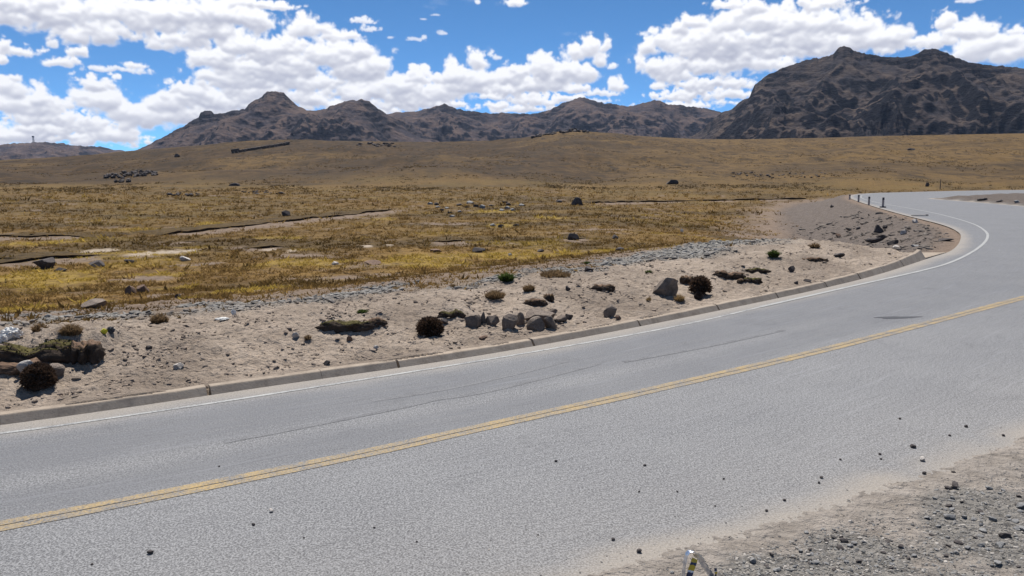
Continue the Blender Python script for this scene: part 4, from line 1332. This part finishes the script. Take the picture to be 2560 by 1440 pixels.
for (px, py, w, h, lab, mt, n) in [
        (168, 846, 54, 30, 'bushy brown tussock standing on the mossy sod bank', BROWN_T, 420), (92, 830, 34, 26, 'brown tussock behind the mossy sod bank', BROWN_T, 260),
        (392, 810, 48, 26, 'brown tussock on the gravel edge above the sand at left', BROWN_T, 380), (1237, 752, 66, 24, 'wide dry tussock above the kerbside stones', BROWN_T, 520),
        (1322, 732, 36, 22, 'compact olive tussock behind the kerbside stones', BROWN_T, 360), (1700, 760, 30, 20, 'dry grass tuft below the straggly shrub', DRY, 200),
        (1622, 755, 12, 14, 'tiny dry tuft left below the large boulder', DRY, 60), (1390, 692, 110, 20, 'line of grey dry stalks on the gravel', BROWN_T, 520),
        (768, 853, 18, 16, 'tiny dry tuft below the long low sod', BROWN_T, 90), (1130, 720, 24, 14, 'small brown tuft at the gravel edge', BROWN_T, 120), (1050, 718, 26, 16, 'small tuft left of the gravel plant', DRY, 120),
        (990, 725, 26, 14, 'small tan tuft on bare earth by the gravel', DRY, 120), (2040, 622, 28, 16, 'dark tussock at the end of the gravel strip', BROWN_T, 200)]:
    tuft(px, py, w, h, lab, mt, 500 + px % 97, n, group='dry tussocks along the verge')
for (px, py, w, h, lab, n) in [
        (1266, 708, 46, 28, 'green leafy plant on the grey gravel strip', 380), (1936, 648, 26, 24, 'green plant beside yellow moss near the kerb', 300), (905, 784, 34, 12, 'low green plant above the long low sod', 260),
        (1468, 660, 18, 8, 'tiny green plant at the gravel edge', 120), (1622, 684, 16, 14, 'small green weed in the gravel left of the large boulder', 140)]:
    tuft(px, py, w, h, lab, GREEN_T, 600 + px % 89, n, 'plant', 'green_plant', .7, 'green plants on the gravel', .014)

# ------------------------------------------------------------------ earth bank faces across the plain
BANKM = mat_simple('bank earth', (0.045, 0.031, 0.023), .5, 3, .97, .6, .08)
bank_names = ['long dark earth bank at the left edge of the plain', 'longest earth bank slanting up the plain above a bare track', 'low earth bank on the upper left plain', 'short dark bank above the pale salt strip',
              'dark bank beside small salt pans left of centre', 'short dark bank above two white salt spots', 'straight dark bank in the middle of the plain', 'dark bank under the stone mid plain',
              'far thin bank running to the bend embankment', 'low bank at the foot of the bend embankment', 'little bank above the yellow moss', 'little bank beside the black oblong stone', 'short slanting bank right of mid plain']
for (P, drop), lab in zip(BANKS, bank_names):
    Q = catmull(P, 5)
    d = np.gradient(Q, axis=0); d /= np.linalg.norm(d, axis=1)[:, None]
    nrm = np.stack([d[:, 1], -d[:, 0]], 1)                       # towards the camera
    arc = np.concatenate([[0], np.cumsum(np.hypot(*np.diff(Q, axis=0).T))]); L = arc[-1]
    Q = np.stack([np.interp(np.linspace(0, L, max(30, int(L / .3))), arc, Q[:, k]) for k in (0, 1)], 1)
    nrm = np.stack([np.interp(np.linspace(0, L, len(Q)), arc, nrm[:, k]) for k in (0, 1)], 1)
    arc = np.linspace(0, L, len(Q))
    taper = S(arc, 0, 1.8) * (1 - S(arc, L - 1.8, L))
    wob = (.30 * fbm(arc * .5, arc * 0, 3, 51) + .10 * fbm(arc * 2.2, arc * 0, 2, 57))[:, None]
    rag = .35 + .65 * S(fbm(arc * .22, arc * 0, 3, 55), -.30, .10)
    hh = drop * taper * rag
    def layer(off, k, zo):
        q = Q + nrm * (off + wob * (1 if off > -.5 else 0))
        z0 = surface(q[:, 0], q[:, 1])[0]
        return np.stack([q[:, 0], q[:, 1], z0 + hh * k + zo - (1 - taper) * .05], 1)
    bank = tag(empty('earth_bank', (0, 0, 0)), lab, 'earth bank', 'eroded earth banks on the plain')
    turf = np.stack([layer(-5, -.15, -.08), layer(-3, .45, 0), layer(-1.2, .85, 0), layer(-.15, 1.0, .02), layer(.05, .96, .01)], 0)
    face = np.stack([layer(.05, .96, .008), layer(.02, .6, 0), layer(-.06, .3, 0), layer(.05, -.05, -.03), layer(.2, -.2, -.06)], 0)
    tm = np_mesh('turf_top', turf.reshape(-1, 3), grid_faces(5, len(Q)), GM, True)
    link(bpy.data.objects.new('turf_top', tm), bank)
    link(bpy.data.objects.new('soil_face', np_mesh('soil_face', face.reshape(-1, 3), grid_faces(5, len(Q)), BANKM)), bank)

# ------------------------------------------------------------------ grass of the plain and gravel (uncountable)
def tri_cloud(name, pos, size, cols, blades, hfac, seed, mat, lean=.8, wfac=.16):
    n = len(pos)
    r = np.random.default_rng(seed)
    N = n * blades
    P = np.repeat(pos, blades, 0); s = np.repeat(size, blades); c = np.repeat(cols, blades, 0)
    a = r.uniform(0, 2 * np.pi, N); q = np.sqrt(r.uniform(0, 1, N))
    b = P + np.stack([np.cos(a) * q * s * .5, np.sin(a) * q * s * .5, -.01 + 0 * s], 1)
    t = r.uniform(0, 2 * np.pi, N); w = s * wfac * r.uniform(.6, 1.3, N)
    sd3 = np.stack([np.cos(t) * w, np.sin(t) * w, 0 * w], 1)
    L = s * hfac * r.uniform(.5, 1.1, N)
    out = np.stack([np.cos(a) * q, np.sin(a) * q], 1) * lean + r.normal(0, .3, (N, 2))
    tip = b + np.stack([out[:, 0] * L, out[:, 1] * L, L], 1)
    v = np.stack([b - sd3, b + sd3, tip], 1).reshape(-1, 3)
    me = np_mesh(name, v, np.arange(N * 3).reshape(-1, 3), mat)
    cc = c * r.uniform(.75, 1.25, (N, 1))
    c3 = np.repeat(cc, 3, 0)
    cattr(me, 'tint', c3)
    return me


def tint_mat(name, rough=.92):
    m, t, b = mat_base(name, rough, .12)
    t.put(b.inputs['Base Color'], t.attr('tint', 'Color'))
    return m


def straw_mat(name):
    m = bpy.data.materials.new(name)
    m.use_nodes = True
    t = NT(m.node_tree)
    t.n.clear()
    c = t.attr('tint', 'Color')
    df = t.node('ShaderNodeBsdfDiffuse'); tr = t.node('ShaderNodeBsdfTranslucent')
    t.put(df.inputs[0], c); t.put(tr.inputs[0], c)
    mx = t.node('ShaderNodeMixShader'); mx.inputs[0].default_value = .5
    t.l.new(df.outputs[0], mx.inputs[1]); t.l.new(tr.outputs[0], mx.inputs[2])
    o = t.node('ShaderNodeOutputMaterial'); t.l.new(mx.outputs[0], o.inputs[0])
    return m


GRASSM = straw_mat('plain grass')
GRAVELM = tint_mat('loose gravel')

n_try = 300000
inv = RNG.uniform(1 / 190.0, 1 / 12.0, n_try) ** -1 * 1.0
azr = RNG.uniform(-.95, .85, n_try)
px_, py_ = inv * np.sin(azr), inv * np.cos(azr)
zz, sL_, tL_, sR_, bk_ = surface(px_, py_)
zn = zones(px_, py_, sL_, tL_, sR_, bk_)
prob = (1 - zn['sand']) * (1 - .95 * zn['gravel']) * (1 - .93 * zn['bare']) * (1 - zn['emb']) * (1 - zn['salt']) * (sL_ > 4)
prob = prob * S(fbm(px_ * .9, py_ * .9, 3, 301) + .25, 0, .35) * .6
ok = RNG.uniform(0, 1, n_try) < prob
gxp = np.stack([px_[ok], py_[ok], zz[ok]], 1)
rr = inv[ok]
sz = np.clip(.075 + .0031 * rr, .10, .5) * RNG.uniform(.6, 1.4, len(rr)) * np.where(RNG.uniform(0, 1, len(rr)) < .06, 2.0, 1.0)
mixv = RNG.uniform(0, 1, (len(rr), 1)) * .5 + .5 * S(fbm(gxp[:, 0] * .33, gxp[:, 1] * .33, 3, 311), -.3, .4)[:, None]
gcol = np.array([.17, .104, .042]) * (1 - mixv) + np.array([.31, .20, .068]) * mixv
gcol = gcol * (.50 + .50 * zn['patch'][ok][:, None])
yv = zn['yellow'][ok][:, None]
gcol = gcol * (1 - yv) + np.array([.44, .31, .075]) * yv
hr = RNG.uniform(150, 640, 60000); ha = RNG.uniform(-.85, .8, 60000)
hx, hy = hr * np.sin(ha), hr * np.cos(ha)
hk = S(fbm(hx / 22, hy / 45, 4, 321, .6), -.1, .3) > RNG.uniform(0, 1, 60000)
hz_, hsL, _, hsR, _ = surface(hx, hy)
hk &= (hsL > 6)
gxp = np.concatenate([gxp, np.stack([hx, hy, hz_], 1)[hk]])
sz = np.concatenate([sz, RNG.uniform(.35, .9, hk.sum())])
hm = RNG.uniform(0, 1, (hk.sum(), 1)) ** 1.5
gcol = np.concatenate([gcol, np.array([.045, .033, .02]) * (1 - hm) + np.array([.20, .135, .058]) * hm])
gm_ = tri_cloud('short_grass', gxp, sz, gcol, 6, .50, 41, GRASSM, 1.3, .13)
tag(link(bpy.data.objects.new('short_grass', gm_)), 'short golden grass covering the plain', 'grass', kind='stuff')
N_GRASS = len(rr)


def stone_cloud(name, pos, size, cols, seed, flat=.5):
    n = len(pos)
    r = np.random.default_rng(seed)
    base, f = ICO[1]
    kinds = []
    for k in range(24):
        kinds.append((rock_verts(900 + k, 1, 6, .05, .5) - np.array([0, 0, .35])))
    kinds = np.array(kinds)
    kv = kinds[r.integers(0, 24, n)]
    a = r.uniform(0, 2 * np.pi, n)
    sc_ = np.stack([size * r.uniform(.8, 1.5, n), size * r.uniform(.6, 1.1, n), size * flat * r.uniform(.6, 1.3, n)], 1)
    kv = kv * sc_[:, None, :]
    ca, sa = np.cos(a)[:, None], np.sin(a)[:, None]
    x_ = kv[:, :, 0] * ca - kv[:, :, 1] * sa; y_ = kv[:, :, 0] * sa + kv[:, :, 1] * ca
    tl = r.normal(0, .22, (n, 1)); z_ = kv[:, :, 2] + x_ * tl
    v = np.stack([x_, y_, z_], 2) + pos[:, None, :]
    ff = (f[None] + (np.arange(n) * 12)[:, None, None]).reshape(-1, 3)
    me = np_mesh(name, v.reshape(-1, 3), ff, GRAVELM)
    cattr(me, 'tint', np.repeat(cols * r.uniform(.65, 1.3, (n, 1)), 12, 0))
    return me


def scatter(n, rmin, rmax, azmin, azmax):
    q = RNG.uniform(1 / rmax, 1 / rmin, n) ** -1
    a = RNG.uniform(azmin, azmax, n)
    return q * np.sin(a), q * np.cos(a)


# gravel strip behind the sandy verge, stones in the sand and on the embankment
x_, y_ = scatter(200000, 10, 75, -.92, .78)
zz, sL_, tL_, sR_, bk_ = surface(x_, y_)
zn = zones(x_, y_, sL_, tL_, sR_, bk_)
pr_ = np.where(sL_ > .35, .80 * zn['gravel'] * (1 - .8 * zn['emb']) + .22 * zn['sand'] + .85 * zn['emb'] + .02 * zn['bare'], 0)
pr_ = pr_ * np.where(zn['gravel'] > .3, 1, .25 + 1.6 * S(fbm(x_ * .8, y_ * .8, 3, 331), 0, .4))
ok = RNG.uniform(0, 1, len(x_)) < pr_
pos = np.stack([x_[ok], y_[ok], zz[ok]], 1)
rr = np.hypot(pos[:, 0], pos[:, 1])
gv = zn['gravel'][ok][:, None]; em = zn['emb'][ok][:, None]; sn = zn['sand'][ok][:, None] * (1 - gv)
cols = np.array([.265, .25, .228]) * gv + (1 - gv) * (np.array([.25, .20, .16]) * sn + (1 - sn) * np.array([.17, .145, .125]))
sz = (.035 + .00195 * rr) * RNG.lognormal(0, .55, len(rr)).clip(.3, 2.6) * np.where(gv[:, 0] > .4, .95, .62) * np.where(em[:, 0] > .5, 1.7, 1)
tag(link(bpy.data.objects.new('verge_gravel', stone_cloud('verge_gravel', pos, sz, cols, 61, .45))), 'grey angular gravel strewn behind the sandy verge', 'gravel', kind='stuff')
# gravel of the shoulder in front
x_, y_ = scatter(110000, 4.3, 16, -.12, .72)
zz, sL_, tL_, sR_, bk_ = surface(x_, y_)
zn = zones(x_, y_, sL_, tL_, sR_, bk_)
pr_ = np.where(sR_ > -.1, .10 + .30 * S(sR_, .1, .6) + .6 * zn['gravel'], np.where(sR_ > -1.6, .045 * S(sR_, -1.6, -.1), 0))
ok = RNG.uniform(0, 1, len(x_)) < pr_
pos = np.stack([x_[ok], y_[ok], np.maximum(zz[ok], 0.0)], 1)
sz = .0125 * RNG.lognormal(0, .5, ok.sum()).clip(.4, 2.6) * np.where(sR_[ok] < .3, .6, 1)
tone = RNG.choice([0, 1, 2], ok.sum(), p=[.45, .35, .2])
cols = np.array([[.23, .222, .21], [.36, .33, .295], [.12, .115, .11]])[tone]
tag(link(bpy.data.objects.new('shoulder_gravel', stone_cloud('shoulder_gravel', pos, sz, cols, 67, .5))), 'loose grey gravel on the near road shoulder', 'gravel', kind='stuff')

# larger stones of the shoulder, one by one
SH = [rock_mesh(700 + k, [ROCK_GREY, ROCK_GREY, ROCK_DARK][k % 3], 2, 9, .5) for k in range(9)]
placed = 0
for _ in range(4000):
    if placed >= 110: break
    px = random.uniform(1640, 2556); py = random.uniform(1180, 1438)
    q = unproj(px, py)
    sR1 = -poly_dist(np.array([q[0]]), np.array([q[1]]), RB)[0][0]
    if sR1 < .25: continue
    zt = zones(*[np.array([v]) for v in (q[0], q[1], -9.0, 20.0, sR1, 0.0)])['gravel'][0]
    if random.random() > .12 + .88 * zt: continue
    s_ = random.choice((10, 10, 11, 12, 13, 14, 16, 20)) * math.hypot(q[0], q[1]) / F * random.uniform(.9, 1.25)
    o = bpy.data.objects.new('shoulder_stone', SH[placed % 9])
    o.location = (q[0], q[1], ground_at(q[0], q[1]) - .15 * s_ * .5)
    o.scale = (s_, s_ * random.uniform(.6, .9), s_ * random.uniform(.35, .6))
    o.rotation_euler = (random.uniform(-.2, .2), random.uniform(-.2, .2), random.uniform(0, 6.28))
    tag(link(o), 'angular grey stone among the gravel of the near road shoulder', 'stone', 'larger stones in the shoulder gravel')
    placed += 1

# pebbles lying on the asphalt
PEB = [rock_mesh(800 + k, ROCK_DARK, 2, 9, .5) for k in range(5)]
PEBW = rock_mesh(820, ROCK_PALE, 2, 9, .5)
ONE = {(376, 1384): 'largest black pebble on the road at the lower left', (678, 1280): 'white-topped pebble on the near lane', (1598, 1381): 'black pebble on the near lane left of the foil wrapper',
       (2305, 1152): 'white-topped stone near the road edge at right', (634, 1313): 'small black pebble left below the white-topped one', (1390, 1154): 'single black pebble in the middle of the near lane',
       (548, 1167): 'tiny black pebble on the far lane beyond the yellow lines', (2282, 1119): 'black pebble pair stone above the white-topped stone at right'}
for (px, py, w) in [(376, 1384, 15), (634, 1313, 10), (678, 1280, 13), (936, 1320, 7), (548, 1167, 6), (1390, 1154, 9), (1612, 1165, 9), (1598, 1230, 7), (1693, 1230, 7), (1533, 1351, 12), (1598, 1381, 17), (1042, 1355, 7),
                    (1961, 1252, 9), (2054, 1196, 10), (2047, 1208, 9), (2305, 1152, 15), (2282, 1119, 14), (2200, 1137, 8), (2310, 1185, 11), (2384, 1184, 11), (2374, 1090, 7), (2415, 1068, 9), (2508, 1090, 8), (1916, 1278, 9),
                    (230, 1412, 7), (2101, 1150, 7), (1809, 1198, 7), (2250, 1048, 7), (2286, 1233, 9), (1345, 1338, 6), (760, 1345, 6), (1788, 1266, 6), (2202, 1149, 7)]:
    q = unproj(px, py)
    s_ = .8 * w * math.hypot(q[0], q[1]) / F
    white = (px, py) in ((678, 1280), (2305, 1152))
    o = bpy.data.objects.new('pebble', PEBW if white else PEB[px % 5])
    o.location = (q[0], q[1], -.002 if (q[1] > 0) else 0)
    o.scale = (s_ * 1.15, s_, s_ * .8)
    o.rotation_euler = (0, 0, px * .37)
    tag(link(o), ONE.get((px, py), 'small dark pebble lying loose on the grey asphalt'), 'pebble', 'pebbles on the road')

# ------------------------------------------------------------------ marker posts, plank, fence post, mast, ruin, outcrops
POSTM = mat_simple('post paint', (0.36, 0.30, 0.27), .25, 12, .8, .2, .01)
POSTD = mat_simple('post dark band', (0.045, 0.04, 0.045), .3, 12, .8, .2, .01)
WOOD = mat_simple('weathered wood', (0.42, 0.38, 0.33), .3, 9, .85, .3, .02)


def box_mesh(name, sx, sy, sz, mat, z0=0.0, taper=1.0, bev=.006):
    b = bmesh.new()
    bmesh.ops.create_cube(b, size=1)
    for v in b.verts:
        k = taper if v.co.z > 0 else 1
        v.co = Vector((v.co.x * sx * k, v.co.y * sy * k, (v.co.z + .5) * sz + z0))
    bmesh.ops.bevel(b, geom=b.edges[:], offset=min(bev, sx * .2, sy * .2), segments=1, affect='EDGES')
    me = bpy.data.meshes.new(name); b.to_mesh(me); b.free(); me.materials.append(mat)
    return me


for (px, py, h, lab) in [(2207, 519, 22, 'nearest marker post on a dark footing at the bend'), (2172, 512, 18, 'second marker post along the bend'), (2146, 505, 15, 'third marker post along the bend'), (2124, 499, 11, 'farthest short marker post at the bend')]:
    p, dist = G(px, py)
    H_ = h * dist / F
    root = tag(empty('marker_post', (p.x, p.y, p.z), .4), lab, 'post', 'marker posts on the bend')
    link(bpy.data.objects.new('shaft', box_mesh('shaft', .17, .13, H_ * .78 + .25, POSTM, -.25, .92)), root)
    link(bpy.data.objects.new('dark_cap', box_mesh('dark_cap', .16, .125, H_ * .24, POSTD, H_ * .78 + .002, .92)), root)
    if px == 2207:
        link(bpy.data.objects.new('footing', box_mesh('footing', .55, .3, .16, POSTD, -.06, .9)), root)
p, dist = G(2350, 474)
root = tag(empty('fence_post', (p.x, p.y, p.z)), 'thin dark fence post standing beyond the far bend', 'post')
link(bpy.data.objects.new('shaft', box_mesh('shaft', .13, .13, 22 * dist / F + .3, POSTD, -.3, .8)), root)
pa, da = G(2279, 545); pb, db = G(2317, 539)
pl = tag(empty('plank', ((pa.x + pb.x) / 2, (pa.y + pb.y) / 2, max(pa.z, pb.z) + .05), math.atan2(pb.y - pa.y, pb.x - pa.x) * .25), 'pale broken plank lying on the embankment edge', 'plank')
Lp = 40 * da / F
bm_ = box_mesh('board', Lp, .14, .07, WOOD, 0, 1, .01)
link(bpy.data.objects.new('board', bm_), pl)
e_ = bpy.data.objects.new('dark_end', box_mesh('dark_end', .22, .15, .075, POSTD, 0, 1, .01)); link(e_, pl); e_.location = (Lp / 2 - .06, 0, .004)

# radio mast on the far hill
d = pix_dir(84, 357); hd = math.hypot(d[0], d[1]); R0 = 4550
mx, my = d[0] / hd * R0, d[1] / hd * R0
mz = EYE + R0 * d[2] / hd - 4
MASTM = mat_simple('mast steel', (0.16, 0.16, 0.17), .2, 3, .6, 0, .01)
bm = bmesh.new()
MH = 16 * R0 / F
def bar(bm, a, b, w):
    a, b = Vector(a), Vector(b)
    z = (b - a).normalized(); x = z.orthogonal().normalized(); y = z.cross(x)
    vs = [bm.verts.new(p + (x * sx + y * sy) * w) for p in (a, b) for sx, sy in ((-1, -1), (1, -1), (1, 1), (-1, 1))]
    for i in range(4):
        bm.faces.new((vs[i], vs[(i + 1) % 4], vs[4 + (i + 1) % 4], vs[4 + i]))
for i, (sx, sy) in enumerate(((-1, -1), (1, -1), (1, 1), (-1, 1))):
    nx_, ny_ = ((1, -1), (1, 1), (-1, 1), (-1, -1))[i]
    bar(bm, (sx * 4, sy * 4, 0), (sx * 1.3, sy * 1.3, MH), .45)
    for k in range(6):
        w0, w1 = 4 - 2.7 * k / 6, 4 - 2.7 * (k + 1) / 6
        bar(bm, (sx * w0, sy * w0, MH * k / 6), (nx_ * w1, ny_ * w1, MH * (k + 1) / 6), .3)
me = bpy.data.meshes.new('lattice'); bm.to_mesh(me); bm.free(); me.materials.append(MASTM)
mast = tag(empty('radio_mast', (mx, my, mz)), 'small lattice mast on the far left hill', 'mast')
link(bpy.data.objects.new('lattice', me), mast)
ant = bpy.data.objects.new('antenna_panels', box_mesh('antenna_panels', 8, 8, 7, MASTM, MH * .80, 1, .3)); link(ant, mast)


def rock_pile(name, label, cat, spots, mat, seed, group=None):
    """one outcrop: many wedged blocks"""
    r = np.random.default_rng(seed)
    kinds = [rock_mesh(950 + k, mat, 2, 9, .42) for k in range(8)]
    root = None
    for (px, py, w, h) in spots:
        p, dist = G(px, py)
        if root is None:
            root = tag(empty(name, p), label, cat, group); o0 = p.copy()
        o = link(bpy.data.objects.new('block', kinds[int(r.integers(0, 8))]), root)
        o.scale = Vector((w, w * .9, h * 1.25)) * dist / F
        o.location = p - o0 - Vector((0, 0, .2 * o.scale.z))
        o.rotation_euler = (r.normal(0, .15), r.normal(0, .15), r.uniform(0, 6.28))
    return root


rs_ = random.Random(5)
sp = []
for i in range(95):
    u = rs_.random()
    x = 262 + 128 * u
    top = 441 - 16 * math.sin(min(1, u * 1.9) * math.pi * .5) + (6 * (u - .5) if u > .5 else 0)
    bot = 448 + (10 if .2 < u < .5 else -2) - (18 * max(0, u - .6))
    sp.append((x, rs_.uniform(top + 3, max(top + 4, bot)), rs_.uniform(5, 12), rs_.uniform(3, 6)))
rock_pile('rock_outcrop', 'grey boulder field on the left slope of the plain', 'outcrop', sp, ROCK_DARK, 71)
sp = [(rs_.uniform(1330, 1475), 0, rs_.uniform(4, 11), rs_.uniform(3, 6)) for _ in range(50)] + [(rs_.uniform(1415, 1442), 0, rs_.uniform(8, 14), rs_.uniform(5, 8)) for _ in range(8)]
sp = [(x, np.interp(x, CREST[:, 0], CREST[:, 1]) + rs_.uniform(1.5, 5), w, h) for x, _, w, h in sp]
rock_pile('rock_outcrop', 'dark rocks crowning the middle hill crest', 'outcrop', sp, ROCK_DARK, 73)
sp = [(rs_.uniform(890, 990), rs_.uniform(358, 368), rs_.uniform(5, 12), rs_.uniform(2, 4)) for _ in range(26)]
rock_pile('rock_outcrop', 'thin dark outcrop on the slope below the second peak', 'outcrop', sp, ROCK_DARK, 75)
sp = [(rs_.uniform(418, 500), rs_.uniform(484, 491), rs_.uniform(5, 11), rs_.uniform(2, 5)) for _ in range(22)] + [(rs_.uniform(605, 680), rs_.uniform(479, 485), rs_.uniform(5, 10), rs_.uniform(2, 4)) for _ in range(14)]
rock_pile('rock_outcrop', 'low line of dark rocks on the upper left plain', 'outcrop', sp, ROCK_DARK, 77)
sp = [(rs_.uniform(1830, 2070), rs_.uniform(433, 446), rs_.uniform(4, 9), rs_.uniform(1.5, 3)) for _ in range(40)]
rock_pile('rock_outcrop', 'scattered dark rocks along the slope behind the bend', 'outcrop', sp, ROCK_DARK, 79)

# ruined dry-stone wall on the slope: courses of stones
wall = None
sp = []
for i in range(64):
    u = i / 63
    x = 580 + 142 * u; yb = 384 - 22 * u
    for c in range(2 if u > .12 else 3):
        sp.append((x + rs_.uniform(-1, 1), yb, rs_.uniform(3.5, 5), c))
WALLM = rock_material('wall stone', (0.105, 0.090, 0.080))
wk = [rock_mesh(970 + k, WALLM, 2, 10, .36) for k in range(6)]
for i, (x, yb, w, c) in enumerate(sp):
    p, dist = G(x, yb)
    if wall is None:
        wall = tag(empty('ruined_wall', p), 'long ruined dry-stone wall slanting across the far left slope', 'wall'); o0 = p.copy()
    o = link(bpy.data.objects.new('wall_stone', wk[i % 6]), wall)
    o.scale = Vector((w * 1.15, w * .9, 4.4)) * dist / F
    o.location = p - o0 + Vector((0, 0, -.3 + c * o.scale.z * .8))
    o.rotation_euler = (0, 0, rs_.uniform(-.3, .3) + .15)

# ------------------------------------------------------------------ litter
def foil_mat():
    m, t, b = mat_base('wrapper foil', 0.28, .5)
    tc_ = t.node('ShaderNodeTexCoord')
    n = t.noise(tc_.outputs['Object'], 30, 3, .6)
    b.inputs['Metallic'].default_value = .85
    t.put(b.inputs['Base Color'], t.mix(t.ramp(n, .35, .65), (.55, .57, .62), (.85, .86, .88)))
    t.put(b.inputs['Normal'], t.bump(n, .6, .01))
    return m


def print_mat():
    m, t, b = mat_base('wrapper print', .35, .5)
    v = t.attr('lengthwise')
    navy = (0.02, 0.035, 0.10); yel = (0.62, 0.42, 0.03); wht = (0.75, 0.76, 0.78)
    c = t.mix(t.ramp(v, .30, .32), navy, wht)
    c = t.mix(t.ramp(v, .38, .40), c, yel)
    c = t.mix(t.ramp(v, .62, .64), c, navy)
    c = t.mix(t.ramp(v, .76, .78), c, yel)
    t.put(b.inputs['Base Color'], c)
    return m


FOIL, PRINT = foil_mat(), print_mat()


def ribbon(name, path, width, mat, parent, seed, off=0.0, side=None):
    P = catmull(path, 6)
    n = len(P)
    s = np.linspace(-.5, .5, 9)
    side = np.array(side if side is not None else [.35, -.9, 0.1]); side = side / np.linalg.norm(side)
    v = P[:, None, :] + side[None, None, :] * (s * width)[None, :, None]
    nx = fbm(np.arange(n)[:, None] * .35 + s[None] * 2, s[None] * 4 + np.arange(n)[:, None] * .1, 3, seed)
    v[:, :, 2] += .012 * nx + off * .5
    v[:, :, 0] += .010 * nx + off
    me = np_mesh(name, v.reshape(-1, 3), grid_faces(n, 9), mat, True)
    fattr(me, 'lengthwise', np.repeat(np.linspace(0, 1, n), 9))
    return link(bpy.data.objects.new(name, me), parent)


q = unproj(1748, 1452)
wr = tag(empty('snack_wrapper', (q[0], q[1], ground_at(q[0], q[1]))), 'crumpled silver foil snack wrapper with yellow and navy print on the shoulder', 'wrapper')
dm = math.hypot(math.hypot(*q), EYE) / F
pp = lambda x, z, y=0: ((x - 1748) * dm, y, (1452 - z) * dm * 1.08)
ribbon('foil_side', [pp(1712, 1452), pp(1713, 1425), pp(1716, 1402), pp(1721, 1391), pp(1730, 1389), pp(1738, 1395)], .045, FOIL, wr, 3)
ribbon('printed_side', [pp(1722, 1450, -.02), pp(1726, 1432, -.024), pp(1731, 1415, -.026), pp(1735, 1403, -.02)], .05, PRINT, wr, 5, side=[.8, -.6, .1])
ribbon('torn_flap', [pp(1738, 1395), pp(1748, 1405), pp(1758, 1420), pp(1768, 1434), pp(1778, 1450)], .05, FOIL, wr, 8, side=[.9, -.5, .45])
ribbon('yellow_edge', [pp(1782, 1426, -.01), pp(1785, 1436, -.012), pp(1783, 1450, -.01)], .018, PRINT, wr, 9, side=[.9, -.3, .2])

BAGM = mat_simple('white plastic', (0.62, 0.61, 0.58), .15, 6, .5, .3, .01, .4)
BAGY = mat_simple('yellow plastic', (0.62, 0.55, 0.04), .1, 6, .5, .3, .01, .4)
BAGD = mat_simple('dark plastic', (0.05, 0.055, 0.07), .2, 6, .5, .3, .01, .4)


def litter(px, py, w, h, label, mat, seed, name='plastic_bag', cat='litter'):
    p, dist = G(px, py)
    W_, H_ = w * dist / F, h * dist / F
    v = lump_mesh(seed, 4, .55, 2.6) * np.array([W_ * .45, W_ * .35, H_ * .5]) + np.array([0, 0, H_ * .38])
    o = link(bpy.data.objects.new(name, np_mesh(name, v, ICO[4][1], mat, False)))
    o.location = (p.x, p.y + W_ * .3, p.z)
    return tag(o, label, cat)


litter(20, 852, 44, 26, 'crumpled white plastic bag at the left edge of the verge', BAGM, 31)
litter(0, 858, 24, 18, 'white plastic scrap cut by the left picture edge', BAGM, 37)
litter(258, 836, 14, 12, 'small yellow plastic scrap at the gravel edge', BAGY, 33, 'plastic_scrap')
litter(274, 834, 18, 15, 'dark crumpled plastic beside the yellow scrap', BAGD, 35, 'plastic_scrap')
litter(583, 789, 12, 14, 'little white bottle-like scrap on the gravel left of centre', BAGM, 39, 'plastic_scrap')
litter(552, 806, 34, 6, 'flat white sheet lying on the gravel left of centre', BAGM, 41, 'plastic_sheet')
litter(1275, 640, 10, 7, 'tiny white scrap on the yellow moss', BAGM, 43, 'plastic_scrap')
litter(1705, 581, 8, 9, 'tiny white scrap on the plain right of centre', BAGM, 45, 'plastic_scrap')
print('grass tufts', N_GRASS, 'gravel', len(rr), 'shoulder', placed)
